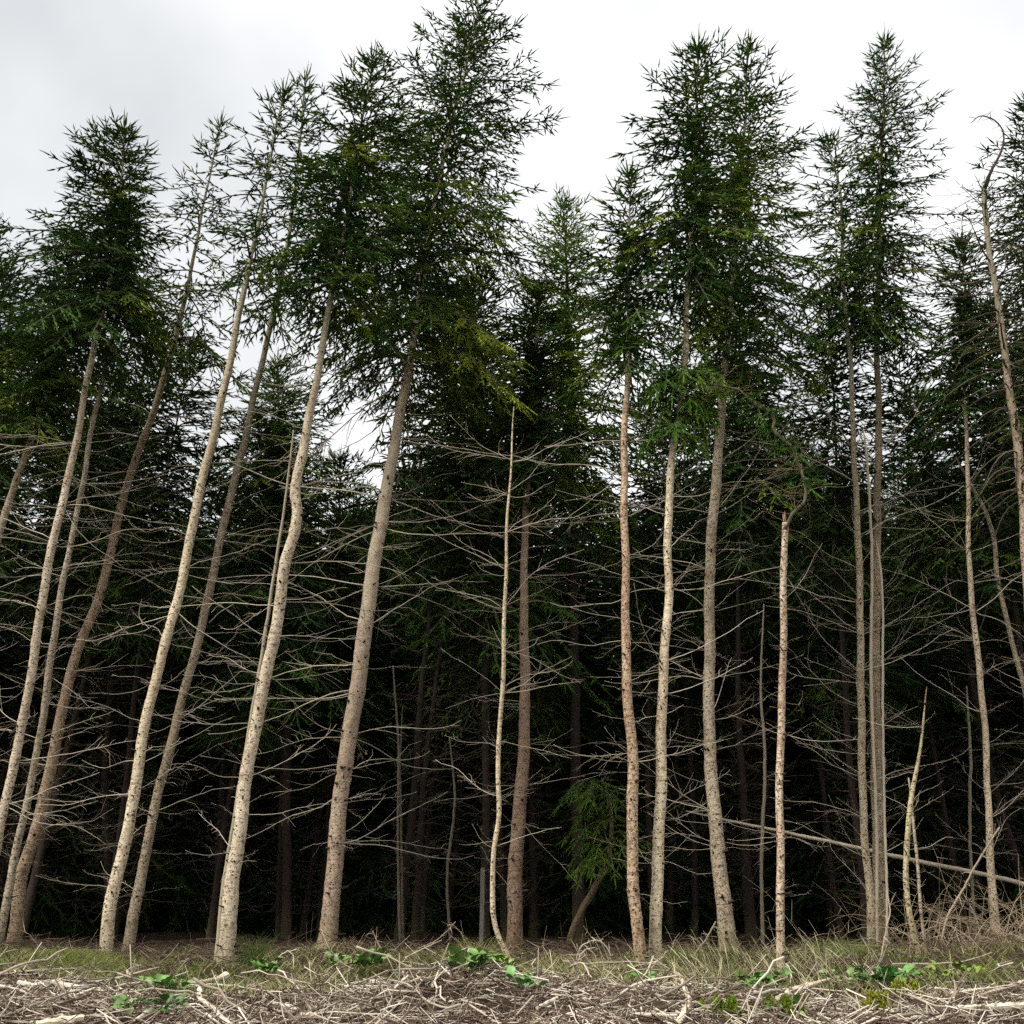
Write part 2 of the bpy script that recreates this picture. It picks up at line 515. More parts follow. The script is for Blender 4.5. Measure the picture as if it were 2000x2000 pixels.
def grow_crown(seed, axis, s0, lmax, nb, dens=1.0, droop=0.55, hang=0.45, top_len=0.22, shape=0.74, bias=None,
               shoot_w=0.019, shoot_l=0.13, bright=0.42, fresh=0.12, bare=0.15, upturn=0.55, stems=True, leader=True, gaps=0.0, inner=1.0):
    """axis: stem polyline; crown from fraction s0 up to the tip. bias: (dx,dy,amount) side with longer boughs."""
    r = np.random.default_rng(seed)
    mb = MB()
    Ltot = np.linalg.norm(np.diff(axis, axis=0), axis=1).sum()
    nw = max(4, nb // 7)
    wf = r.uniform(0.72, 1.28, nw + 1)
    for b in range(nb):
        wi = b // 7
        if b % 7 < 5:                                # boughs of a whorl
            u = (wi + 0.5 + r.normal(0, 0.10)) / nw
            az = wi * 0.9 + (b % 7) * 1.2566 + r.normal(0, 0.25)
            k = wf[min(wi, nw)]
        else:                                        # weaker boughs between whorls
            u = (wi + r.uniform(0, 1)) / nw
            az = r.uniform(0, 6.283)
            k = r.uniform(0.3, 0.7)
        u = min(max(u, 0.004), 1.0)                  # 0 top .. 1 foot
        s = 1 - u * (1 - s0)
        if gaps and r.uniform() < gaps:
            continue
        dirh = np.array([math.cos(az), math.sin(az)])
        prof = (u ** shape) * (1.0 - 0.35 * max(0, (u - 0.75) / 0.25))
        L = top_len * min(1, 0.15 + 3.5 * u) + (lmax - top_len) * prof
        L *= k * r.uniform(0.7, 1.12)
        if bias is not None:
            L *= 1 + bias[2] * (dirh[0] * bias[0] + dirh[1] * bias[1])
        if r.uniform() < 0.07:
            L *= 1.3
        L = max(L, 0.12)
        p0 = axis_at(axis, s)
        e0 = math.radians(58 - 54 * min(1, u * 1.7) ** 0.7) + r.normal(0, 0.14)
        m = 5 if L < 0.6 else 8
        t = np.linspace(0, 1, m)
        el = e0 - droop * 1.6 * np.sin(np.minimum(t * 1.3, 1) * math.pi * 0.5) * (0.3 + u) + upturn * t ** 2 * (1.1 - 0.3 * u)
        yaw = az + np.cumsum(r.normal(0, 0.10, m))
        step = L / (m - 1)
        dv = np.stack([np.cos(yaw) * np.cos(el), np.sin(yaw) * np.cos(el), np.sin(el)], -1)
        pts = p0 + np.concatenate([[np.zeros(3)], np.cumsum(dv[:-1] * step, 0)])
        if stems:
            V, F = tube(pts, np.linspace(0.006 + 0.008 * L, 0.003, m), 4, False)
            mb.add(V, F, 1, 0.35)
        tint = np.clip(bright + r.normal(0, 0.15) - 0.04 * u, 0.02, 0.98)
        if r.uniform() < fresh * (0.5 if u < .4 else 1.6):  # young boughs, raised in share and tint to paint in sunlit clumps
            tint = min(0.97, tint + r.uniform(0.25, 0.5))
        needles_on_branch(mb, r, pts, L, u, dens * (0.7 if u < 0.1 else 1.0), hang * (0.15 + u), tint, bare * min(1, u * 2), shoot_w, shoot_l, fresh)
    nin = int(nb * inner)
    if nin:
        uu = 0.30 + 0.68 * r.uniform(0, 1, nin * 8) ** 0.8
        pp = np.array([axis_at(axis, 1 - q * (1 - s0)) for q in uu])
        az = r.uniform(0, 6.283, len(uu)); el = r.normal(-0.1, 0.5, len(uu))
        dd = np.stack([np.cos(az) * np.cos(el), np.sin(az) * np.cos(el), np.sin(el)], -1)
        pp = pp + dd * (r.uniform(0.02, 0.34, len(uu)) * lmax * (uu - 0.1))[:, None]
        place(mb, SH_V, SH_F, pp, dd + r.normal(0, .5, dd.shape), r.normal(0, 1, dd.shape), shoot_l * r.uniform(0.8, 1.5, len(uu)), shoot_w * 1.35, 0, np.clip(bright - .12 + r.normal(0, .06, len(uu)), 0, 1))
    if leader:
        p = axis[-1]; d = norm(axis[-1] - axis[-2])
        O = np.tile(p, (7, 1)); A = [d]
        for k in range(6):
            a = k * 1.047 + r.uniform(0, .5)
            A.append(d * 1.1 + 0.8 * np.array([math.cos(a), math.sin(a), 0]))
        place(mb, SH_V, SH_F, O, np.array(A), r.normal(0, 1, (7, 3)), np.array([0.5, .3, .24, .32, .26, .24, .3]), 0.017, 0, 0.4)
        # needles on the last part of the leader
        n = 14
        q = np.array([axis_at(axis, 1 - 0.006 * i) for i in range(n)])
        place(mb, SH_V, SH_F, q, np.tile(d, (n, 1)) + r.normal(0, .6, (n, 3)), r.normal(0, 1, (n, 3)), 0.12, 0.02, 0, 0.4)
    return mb

# ------------------------------------------------------------------ dead branch prototypes (unit length along +X)
def dead_proto(seed, style):
    r = np.random.default_rng(seed)
    mb = MB()
    m = 12
    t = np.linspace(0, 1, m)
    ph = r.uniform(0, 6.28)
    if style == 'wavy':
        el = 0.05 + 0.24 * np.sin(ph + t * r.uniform(4.0, 8.5)) + r.uniform(-.2, .5) * t ** 2 - 0.1
    elif style == 'sag':
        el = 0.10 - 0.55 * np.sin(t * 2.2) + 0.8 * t ** 2 + 0.10 * np.sin(ph + 9 * t)
    elif style == 'rise':
        el = -0.15 + r.uniform(.2, .7) * t + 0.10 * np.sin(ph + 8 * t)
    else:   # crook
        el = 0.1 + 0.25 * np.sin(ph + 7 * t) + np.where(t > r.uniform(.4, .7), r.uniform(-.7, .7), 0)
    el = el + r.normal(0, 0.07, m)
    yaw = np.cumsum(r.normal(0, 0.09, m))
    dv = np.stack([np.cos(yaw) * np.cos(el), np.sin(yaw) * np.cos(el), np.sin(el)], -1) / (m - 1)
    pts = np.concatenate([[np.zeros(3)], np.cumsum(dv[:-1], 0)])
    V, F = tube(pts, 0.0043 * (1 - 0.60 * t), 4, True)
    mb.add(V, F, 0, r.uniform(0.55, 0.95))
    for k in range(r.integers(2, 9)):
        x = r.uniform(0.2, 0.97)
        i = min(int(x * (m - 1)), m - 2)
        p = pts[i] + (pts[i + 1] - pts[i]) * (x * (m - 1) - i)
        d = norm(pts[i + 1] - pts[i])
        dd = d + r.choice([-1, 1]) * np.array([0, 1, 0]) * r.uniform(0.4, 1.1) + np.array([0, 0, r.normal(0.0, 0.45)])
        dd = norm(dd)
        ln = r.uniform(0.06, 0.42) * (1.15 - x)
        q = np.array([p, p + dd * ln * 0.5 + r.normal(0, 0.02, 3) * ln * 4, p + dd * ln + np.array([0, 0, r.normal(0, 0.12) * ln])])
        V, F = tube(q, np.array([0.0024, 0.0018, 0.0012]), 3, False)
        mb.add(V, F, 0, r.uniform(0.3, 0.7))
    return mb.mesh('dead_branch', [DEADWOOD])
DEAD = {s: [dead_proto(100 * k + i, s) for i in range(7)] for k, s in enumerate(('wavy', 'sag', 'rise', 'crook'))}

def put_branch(parent, p, az, el, L, style, r, thick=1.0, col=None):
    me = DEAD[style][r.integers(0, len(DEAD[style]))]
    o = obj('dead_branch', me, parent)
    o.location = p
    o.rotation_euler = Euler((r.normal(0, 0.9), -el, az), 'XYZ')
    th = thick * L ** 0.6
    o.scale = (L, L * (1 if r.uniform() < .5 else -1), L)
    c = r.uniform(0.3, 1.1)
    o.color = (c, c * r.uniform(.95, 1), c * r.uniform(.88, 1), 1) if col is None else (*col, 1)
    return o

# ------------------------------------------------------------------ trunk
def trunk_mesh(ctrl, radii, seed, mat, knots=90, sides=14, stub_from=0.0):
    """ctrl: (n,3) local points; radii at control points"""
    r = np.random.default_rng(seed)
    L = np.linalg.norm(np.diff(ctrl, axis=0), axis=1).sum()
    n = int(max(12, L / 0.07))
    c = spline(np.concatenate([ctrl, np.array(radii)[:, None]], 1), n)
    pts, rad = c[:, :3], np.maximum(c[:, 3], 0.004)
    s = np.linspace(0, L, n)
    # small wander, whorl swellings, root flare
    pts = pts + np.stack([0.010 * np.sin(s * 2.1 + seed) + 0.006 * np.sin(s * 5.3 + 2 * seed), 0.012 * np.cos(s * 1.7 + seed), 0 * s], -1) * np.clip(s / 1.0, 0, 1)[:, None]
    wh = 0.0
    k = 0.3
    whorls = []
    while k < L:
        whorls.append(k)
        k += r.uniform(0.38, 0.62)
    for w in whorls:
        wh = wh + r.uniform(0.02, 0.10) * np.exp(-((s - w) / 0.055) ** 2)
    flare = 1 + 0.45 * np.exp(-s / 0.12)
    wob = 1 + r.normal(0, 0.028, (n, sides))
    wob = wob * (1 + 0.05 * np.sin(np.arange(sides) * 2 * math.pi / sides * 2 + s[:, None] * 0.8 + seed))
    root = 1 + 0.22 * np.exp(-s / 0.12)[:, None] * np.sin(np.arange(sides)[None] * 2 * math.pi / sides * 4 + seed)
    mb = MB()
    V, F = tube(pts, rad * (1 + wh) * flare, sides, True, wob * root)
    mb.add(V, F, 0)
    # knots: short broken stubs
    t, u, w = frames(pts)
    for q in range(int(knots * 1.5)):
        if r.uniform() < 0.6:
            h = r.choice(whorls) + r.normal(0, 0.03)
        else:
            h = r.uniform(0.15, L)
        i = int(np.clip(h / L * (n - 1), 1, n - 2))
        a = r.uniform(0, 6.283)
        o = math.cos(a) * u[i] + math.sin(a) * w[i]
        rr = rad[i]
        ln = rr * r.uniform(1.02, 1.18) + (r.uniform(0.02, 0.09) if r.uniform() < 0.35 else 0.004)
        k = np.clip(rr * r.uniform(0.07, 0.19), 0.005, 0.02)
        d = norm(o + t[i] * r.uniform(0, 0.4))
        V, F = tube(np.array([pts[i] + o * rr * 0.75, pts[i] + o * rr * 0.75 + d * (ln - rr * 0.75)]), [k * 1.5, k * 0.8], 5, True)
        mb.add(V, F, 1, r.uniform(0, 1))
    return mb.mesh('trunk', [mat, KNOT]), pts, rad, np.array(whorls)

WIDTH_SCALE = 0.94
def front_tree(name, label, Y, poly, mat, seed, color=(1, 1, 1), knots=90, crown=None, dead=None, group='conifers along the forest edge', cat='tree', sides=14, lean_y=0.0):
    """poly: [(px,py,width_px)] from foot to tip, traced at distance Y"""
    r = np.random.default_rng(seed)
    pts, rad = [], []
    for k, (px, py, w) in enumerate(poly):
        p = P(px, py, Y)
        pts.append(p); rad.append(0.5 * w * WIDTH_SCALE * pxsize(py, Y))
    pts = np.array(pts)
    gz = float(ground_z(pts[0, 0], pts[0, 1]))
    pts[0, 2] = gz - 0.06
    if pts[1, 2] < pts[0, 2] + 0.1:
        raise ValueError(name + ' foot')
    zz = pts[:, 2] - pts[0, 2]
    pts[:, 1] += lean_y * zz + 0.10 * np.sin(zz * 0.5 + seed) * np.clip(zz / 3, 0, 1)
    base = np.array([pts[0, 0], pts[0, 1], gz])
    root = empty(name, base)
    tag(root, label, cat, group)
    ctrl = pts - base
    me, axis, arad, whorls = trunk_mesh(ctrl, rad, seed, mat, knots, sides)
    obj('trunk', me, root, color=color)
    L = np.linalg.norm(np.diff(axis, axis=0), axis=1).sum()
    H = axis[:, 2]
    if crown:
        cr = dict(crown)
        foot_py = cr.pop('foot')
        zf = P(1000, foot_py, Y)[2] - base[2]
        s0 = np.interp(zf, H, np.linspace(0, 1, len(H)))
        cr['lmax'] = cr.pop('reach') * pxsize(foot_py, Y)
        col = cr.pop('col', (1, 1, 1))
        mb = grow_crown(seed + 7, axis, s0, **cr)
        tag(obj('crown', mb.mesh('crown', [NEEDLE, TWIG], False), root, color=col), kind='stuff')
    if dead:
        top = P(1000, dead['top'], Y)[2] - base[2]
        bot = dead.get('bottom', 0.8)
        n = int(dead['n'] * 1.45)
        sty = dead.get('styles', ('wavy', 'sag', 'crook'))
        wz = [w for w in whorls if bot < np.interp(w, np.linspace(0, L, len(H)), H) < top]
        for q in range(n):
            w = wz[q % len(wz)] + r.normal(0, 0.035)
            p = axis_at(axis, w / L)
            az = r.uniform(0, 2 * math.pi)
            if r.uniform() < 0.6:      # many of the long ones run along the edge of the wood
                az = r.choice([0, math.pi]) + r.normal(0, 0.5)
            ln = dead['len'] * (r.uniform(0.45, 1.25) if r.uniform() < .7 else r.uniform(0.08, 0.4))
            if math.sin(az) < -0.4:    # those pointing into the open have mostly snapped
                ln *= 0.4
            h = p[2] / max(top, 1e-3)
            ln *= 0.6 + 0.5 * min(1, h * 1.6)
            el = dead.get('el', 0.1) + r.normal(0, 0.24)
            put_branch(root, p, az, el, ln, sty[r.integers(0, len(sty))], r, col=dead.get('col'))
    return root, axis, base

FLAT = ('wavy', 'wavy', 'sag', 'crook')
RISE = ('rise', 'rise', 'wavy', 'sag')
CR = dict

T = {}
T['A'] = front_tree('spruce_tree', 'slim pale spruce with pointed crown, tallest at the left end of the row', 14.2,
    [(-55, 1874, 23), (-30, 1760, 21), (4, 1590, 19), (25, 1481, 18), (60, 1300, 17), (120, 1005, 16), (156, 853, 14), (192, 668, 12), (215, 560, 10), (232, 420, 7), (238, 250, 2)],
    BARK_PALE, 1, (0.95, 0.92, 0.88), 170, CR(foot=660, reach=260, nb=150, dens=1.05, bias=(-1, 0, 0.35), bright=0.34, top_len=0.3, shape=0.9),
    dict(top=850, n=60, len=1.5, el=0.05, styles=FLAT))
T['B'] = front_tree('spruce_tree', 'very thin grey spruce just right of the leftmost full-height trunk', 14.9,
    [(-8, 1868, 18), (14, 1753, 17), (40, 1626, 15), (69, 1481, 14), (103, 1300, 14), (145, 1048, 12), (167, 940, 11), (188, 813, 10), (206, 722, 9), (232, 562, 7), (240, 470, 4), (246, 400, 2)],
    BARK_GREY, 2, (1, 1, 0.97), 150, CR(foot=600, reach=90, nb=50, dens=0.8, bright=0.36),
    dict(top=830, n=50, len=1.3, el=0.1, styles=FLAT))
T['C'] = front_tree('spruce_tree', 'brown kinked spruce with shaded foot, third full trunk from the left', 16.6,
    [(26, 1854, 29), (33, 1807, 27), (43, 1717, 25), (76, 1608, 24), (98, 1517, 23), (120, 1427, 22), (149, 1300, 21), (203, 1139, 19), (232, 1012, 17), (254, 925, 15), (301, 784, 13), (341, 650, 11), (366, 544, 8), (400, 390, 5), (430, 255, 2)],
    BARK_GREY, 3, (0.85, 0.74, 0.66), 110, CR(foot=680, reach=190, nb=75, dens=0.72, inner=.2, bright=0.50, fresh=0.3, hang=0.3, gaps=0.12),
    dict(top=780, n=60, len=1.5, el=0.15, styles=FLAT))
T['D'] = front_tree('spruce_tree', 'straight cream-barked spruce leaning right, in front of a darker twin', 14.0,
    [(207, 1874, 25), (217, 1771, 25), (254, 1608, 23), (279, 1463, 22), (315, 1300, 21), (348, 1157, 20), (366, 1067, 19), (388, 958, 18), (406, 885, 17), (428, 777, 15), (456, 650, 13), (475, 562, 11), (504, 435, 8), (530, 310, 5), (556, 190, 2)],
    BARK_PALE, 4, (1.1, 1.07, 0.98), 110, CR(foot=560, reach=175, nb=70, dens=0.6, bright=0.42, hang=0.2, gaps=0.15, bare=0.3, top_len=.2, inner=.15),
    dict(top=700, n=46, len=1.5, el=0.15, styles=FLAT))
T['E'] = front_tree('spruce_tree', 'grey-brown spruce close behind the cream-barked one, leaning with it', 15.6,
    [(250, 1862, 24), (261, 1789, 23), (286, 1662, 21), (308, 1553, 20), (326, 1495, 20), (348, 1390, 19), (370, 1300, 18), (409, 1139, 17), (431, 1041, 16), (449, 958, 15), (471, 875, 14), (489, 802, 13), (518, 689, 12), (551, 544, 10), (569, 453, 8), (585, 300, 5), (598, 160, 2)],
    BARK_GREY, 5, (0.95, 0.92, 0.84), 110, CR(foot=600, reach=185, nb=75, dens=0.6, bright=0.40, hang=0.25, gaps=0.15, bare=0.3, top_len=.2, inner=.15),
    dict(top=740, n=52, len=1.5, el=0.15, styles=FLAT))
T['F'] = front_tree('spruce_tree', 'stout pale spruce with an S-bend halfway up its trunk', 13.1,
    [(441, 1882, 34), (453, 1716, 32), (464, 1644, 30), (478, 1535, 28), (496, 1427, 26), (518, 1300, 25), (543, 1175, 23), (558, 1085, 22), (576, 1030, 21), (581, 994, 21), (577, 962, 20), (591, 875, 18), (605, 802, 16), (623, 722, 14), (638, 650, 13), (649, 580, 12), (674, 461, 9), (700, 300, 6), (727, 125, 2)],
    BARK_PALE, 6, (0.98, 0.95, 0.9), 130, CR(foot=590, reach=225, nb=125, dens=1.05, bright=0.40, fresh=0.15),
    dict(top=700, n=42, len=1.4, el=0.15, styles=FLAT))
T['G'] = front_tree('spruce_tree', 'thickest reddish-brown trunk, with the tallest dense crown of all', 15.0,
    [(637, 1866, 42), (645, 1780, 38), (652, 1699, 36), (674, 1481, 33), (702, 1300, 31), (719, 1193, 29), (737, 1067, 27), (755, 958, 25), (773, 867, 22), (780, 831, 21), (791, 777, 20), (806, 686, 17), (818, 600, 15), (850, 380, 10), (890, 200, 6), (925, 60, 3), (937, -20, 1.5)],
    BARK_RED, 7, (1.05, 1.01, 0.95), 150, CR(foot=720, reach=370, nb=180, dens=1.1, bright=0.46, fresh=0.22, hang=0.6, top_len=.2, shape=.72),
    dict(top=700, n=84, len=2.1, el=0.0, styles=('wavy', 'wavy', 'sag')))
T['H'] = front_tree('dead_sapling', 'slender bare dead sapling with curved foot and whorls of upswept twigs', 11.9,
    [(1007, 1895, 13), (990, 1865, 12), (976, 1836, 11.5), (963, 1789, 11), (962, 1735, 11), (967, 1662, 10), (976, 1601, 10), (972, 1517, 9.5), (978, 1372, 9), (982, 1290, 8.5), (989, 1139, 7), (992, 1012, 5.5), (996, 922, 4), (1001, 831, 2.5), (1003, 800, 1.2)],
    BARK_PALE, 8, (1.02, 0.98, 0.86), 60, None,
    dict(top=870, n=64, len=0.95, el=0.35, styles=('rise', 'sag', 'wavy'), bottom=0.9), group='dead poles at the forest edge', cat='sapling', sides=10)
T['I'] = front_tree('spruce_tree', 'dark reddish trunk in shade right behind the thin dead sapling', 16.4,
    [(1004, 1857, 34), (1007, 1760, 31), (1009, 1662, 29), (1016, 1554, 26), (1025, 1409, 22), (1026, 1300, 20), (1022, 1193, 18), (1024, 1080, 16), (1034, 900, 14), (1046, 700, 9), (1055, 560, 3)],
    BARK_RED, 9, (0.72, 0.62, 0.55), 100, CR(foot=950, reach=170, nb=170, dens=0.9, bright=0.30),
    dict(top=1000, n=40, len=1.4, el=0.1, styles=FLAT))
T['J'] = front_tree('spruce_tree', 'flaky red-brown spruce, left of the close pair right of centre', 12.9,
    [(1253, 1884, 25), (1245, 1800, 24), (1237, 1735, 23), (1233, 1608, 22), (1233, 1481, 21), (1226, 1372, 20), (1223, 1300, 19), (1221, 1157, 17), (1219, 1012, 16), (1221, 904, 15), (1223, 813, 13), (1226, 740, 12), (1229, 600, 9), (1231, 470, 5), (1232, 350, 2)],
    BARK_ROUGH, 10, (1.0, 0.92, 0.84), 150, CR(foot=720, reach=185, nb=84, dens=0.9, bright=0.42, hang=0.3, bare=.25),
    dict(top=760, n=34, len=1.1, el=0.2, styles=RISE))
T['K'] = front_tree('spruce_tree', 'bright cream spruce with a green tuft of new shoots at mid height', 13.1,
    [(1280, 1882, 25), (1281, 1780, 24), (1284, 1662, 23), (1290, 1517, 22), (1297, 1300, 20), (1306, 1157, 18), (1306, 1049, 17), (1311, 958, 16), (1320, 849, 14), (1331, 777, 13), (1338, 704, 12), (1345, 560, 10), (1350, 450, 8), (1358, 300, 5), (1362, 105, 2)],
    BARK_PALE, 11, (1.15, 1.12, 1.02), 130, CR(foot=560, reach=220, nb=115, dens=1.0, bright=0.42, top_len=.3),
    dict(top=820, n=54, len=1.3, el=0.32, styles=RISE))
T['L'] = front_tree('spruce_tree', 'grey-brown spruce with bulging foot, behind and right of the cream one', 15.0,
    [(1424, 1866, 36), (1416, 1790, 33), (1409, 1735, 31), (1398, 1626, 29), (1392, 1517, 27), (1387, 1409, 25), (1387, 1300, 24), (1389, 1121, 21), (1394, 1012, 20), (1400, 922, 19), (1405, 849, 17), (1412, 780, 15), (1424, 600, 12), (1440, 400, 8), (1455, 220, 5), (1462, 90, 2)],
    BARK_GREY, 12, (1.0, 0.98, 0.92), 120, CR(foot=760, reach=255, nb=150, dens=1.0, bright=0.44, fresh=0.15, shape=.68, bias=(1, 0, .15)),
    dict(top=800, n=66, len=1.5, el=0.35, styles=RISE))
T['M'] = front_tree('snapped_tree', 'knobbly slim pale trunk whose top has snapped and bent over', 11.8,
    [(1523, 1897, 18), (1524, 1800, 17.5), (1525, 1662, 17), (1528, 1481, 16), (1532, 1300, 15), (1532, 1193, 14), (1534, 1085, 13), (1535, 1020, 12)],
    BARK_ROUGH, 13, (1.08, 1.08, 1.05), 170, None, dict(top=1010, n=20, len=0.8, el=0.3, styles=RISE), cat='tree')
T['N'] = front_tree('spruce_tree', 'smooth thin spruce, left stem of the touching pair near the right', 16.2,
    [(1703, 1858, 20), (1699, 1735, 17), (1691, 1626, 16), (1684, 1481, 15), (1680, 1300, 14), (1677, 1175, 13), (1671, 1049, 13), (1668, 940, 12), (1662, 813, 10), (1659, 686, 9), (1647, 505, 7), (1639, 340, 4), (1620, 275, 2)],
    BARK_PALE, 14, (0.88, 0.85, 0.74), 60, CR(foot=640, reach=170, nb=80, dens=0.75, inner=.3, bright=0.40, bare=.2),
    dict(top=860, n=66, len=1.7, el=0.55, styles=RISE))
T['O'] = front_tree('spruce_tree', 'taller smooth spruce with spire top, right stem of the touching pair', 16.5,
    [(1723, 1857, 28), (1720, 1735, 25), (1717, 1662, 24), (1709, 1517, 22), (1706, 1372, 21), (1705, 1300, 21), (1708, 1121, 18), (1713, 976, 16), (1715, 904, 15), (1717, 759, 12), (1717, 630, 11), (1720, 400, 8), (1724, 200, 5), (1726, 90, 2)],
    BARK_GREY, 15, (0.98, 0.92, 0.80), 80, CR(foot=660, reach=220, nb=140, dens=0.95, bright=0.40, top_len=.2, shape=.72),
    dict(top=860, n=60, len=1.5, el=0.5, styles=RISE))
T['P'] = front_tree('dead_sapling', 'crooked mossy dead pole right of the touching pair', 13.4,
    [(1797, 1880, 13), (1775, 1771, 12), (1769, 1662, 11), (1775, 1572, 10), (1787, 1492, 7), (1798, 1409, 4), (1806, 1345, 1)],
    BARK_PALE, 16, (0.85, 0.85, 0.66), 30, None, dict(top=1380, n=16, len=0.8, el=0.45, styles=RISE), group='dead poles at the forest edge', cat='sapling', sides=8)
T['P2'] = front_tree('dead_sapling', 'thinnest straight dead stick pole crossing the crooked mossy one', 13.9,
    [(1811, 1876, 7), (1796, 1753, 6.5), (1785, 1644, 6), (1778, 1579, 5), (1770, 1520, 3)],
    BARK_GREY, 17, (1, 1, 0.95), 10, None, dict(top=1540, n=8, len=0.5, el=0.5, styles=RISE), group='dead poles at the forest edge', cat='sapling', sides=7)
T['Q'] = front_tree('spruce_tree', 'slim pale spruce standing in a tangle of brushwood near the right edge', 15.6,
    [(1950, 1862, 18), (1934, 1699, 15), (1930, 1554, 13), (1929, 1445, 13), (1920, 1336, 13), (1909, 1230, 12), (1898, 1085, 10), (1894, 976, 9), (1891, 904, 8), (1885, 777, 7), (1880, 620, 5), (1876, 480, 2)],
    BARK_PALE, 18, (0.92, 0.88, 0.80), 60, CR(foot=800, reach=130, nb=120, dens=0.7, bright=0.28, bare=.25),
    dict(top=900, n=56, len=1.3, el=0.4, styles=RISE))
T['R'] = front_tree('dead_sapling', 'thin pale dead stem leaning left out of the right edge', 16.8,
    [(2095, 1856, 14), (2050, 1560, 13), (1999, 1320, 11), (1970, 1212, 10), (1948, 1121, 9.5), (1938, 1049, 9), (1923, 1001, 8), (1894, 951, 7), (1865, 896, 3)],
    BARK_GREY, 19, (1, 0.97, 0.92), 60, None, dict(top=950, n=16, len=0.8, el=0.3, styles=RISE), group='dead poles at the forest edge', cat='sapling', sides=8)
T['S'] = front_tree('spruce_tree', 'dying spruce with broken top and bare twiggy crown at the right edge', 14.4,
    [(2048, 1871, 24), (2032, 1500, 21), (2012, 1220, 19), (1999, 1067, 18), (1988, 940, 17), (1977, 831, 16), (1963, 740, 15), (1952, 650, 14), (1941, 567, 13), (1929, 443, 11), (1925, 362, 10)],
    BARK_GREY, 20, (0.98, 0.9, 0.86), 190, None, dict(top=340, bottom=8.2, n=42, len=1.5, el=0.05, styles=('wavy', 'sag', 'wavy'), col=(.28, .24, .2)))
T['V'] = front_tree('spruce_tree', 'dark spruce whose drooping boughs enter from the upper right edge', 15.4,
    [(2130, 1863, 24), (2105, 1500, 20), (2070, 1000, 16), (2040, 600, 11), (2018, 380, 7), (2008, 200, 2)],
    BARK_GREY, 21, (0.9, 0.85, 0.8), 60, CR(foot=820, reach=190, nb=190, dens=0.9, bright=0.28), dict(top=850, n=30, len=1.4, el=0.2, styles=RISE))
T['T0'] = front_tree('spruce_tree', 'pale leaning trunk running up into low foliage at the left edge', 15.2,
    [(-205, 1865, 24), (-110, 1480, 20), (-45, 1220, 18), (-2, 1045, 16), (11, 1001, 15), (36, 929, 14), (67, 828, 12), (105, 690, 9), (130, 590, 6), (148, 470, 2)],
    BARK_GREY, 22, (1, 1, 0.9), 70, CR(foot=850, reach=180, nb=150, dens=.9, bright=0.42, fresh=.2), dict(top=880, n=40, len=1.4, el=0.1, styles=FLAT))
T['W'] = front_tree('spruce_tree', 'spruce outside the left edge with green boughs reaching in', 15.8,
    [(-230, 1861, 26), (-150, 1400, 21), (-90, 1000, 17), (-50, 700, 12), (-25, 520, 6), (-15, 440, 2)],
    BARK_GREY, 23, (0.9, 0.85, 0.8), 60, CR(foot=900, reach=210, nb=150, dens=0.85, bright=0.38), dict(top=900, n=30, len=1.6, el=0.1, styles=FLAT))
T['U'] = front_tree('spruce_tree', 'bushy bright green conifer filling the gap right of the tallest crown', 19.0,
    [(1130, 1838, 26), (1125, 1500, 22), (1118, 1000, 16), (1112, 700, 11), (1106, 540, 6), (1100, 400, 2)],
    BARK_SHADED, 24, (1, 1, 1), 40, CR(foot=1000, reach=210, nb=190, dens=1.0, bright=0.70, fresh=.15, shape=.5, upturn=.7, col=(1.0, 1.1, 0.9)), None, group='conifers behind the edge row')
T['X'] = front_tree('spruce_tree', 'green conifer glowing between the left trunks at mid height', 20.0,
    [(560, 1835, 22), (558, 1500, 18), (552, 1100, 14), (548, 880, 8), (545, 720, 2)],
    BARK_SHADED, 25, (1, 1, 1), 30, CR(foot=1050, reach=170, nb=165, dens=1.0, bright=0.56, fresh=.1, shape=.55), None, group='conifers behind the edge row')

# ------------------------------------------------------------------ snapped top of the broken trunk, companion stems, fallen pole
def poly_tube(name, pxs, Y, mat, seed, sides=7, n=40, wig=0.01, parent=None, base=None, knots=0):
    r = np.random.default_rng(seed)
    Ys = Y if hasattr(Y, '__len__') else [Y] * len(pxs)
    c = np.array([[*P(a, b, y), 0.5 * w * pxsize(b, y)] for (a, b, w), y in zip(pxs, Ys)])
    if base is not None:
        c[:, :3] -= base
    s = spline(c, n)
    pts = s[:, :3] + np.cumsum(r.normal(0, wig * 0.25, (n, 3)), 0) * np.sin(np.linspace(0, math.pi, n))[:, None]
    mb = MB()
    V, F = tube(pts, np.maximum(s[:, 3], 0.002), sides, True, 1 + r.normal(0, 0.18 if knots > 40 else 0.06, (n, sides)))
    mb.add(V, F, 0, r.uniform(0.4, 0.7))
    for q in range(knots):
        i = r.integers(2, n - 2)
        d = norm(r.normal(0, 1, 3))
        ln = r.uniform(0.05, 0.22)
        V, F = tube(np.array([pts[i], pts[i] + d * ln * .6, pts[i] + d * ln + [0, 0, -0.02]]), [0.006, 0.004, 0.002], 4)
        mb.add(V, F, 0, r.uniform(0.3, 0.7))
    return mb, pts

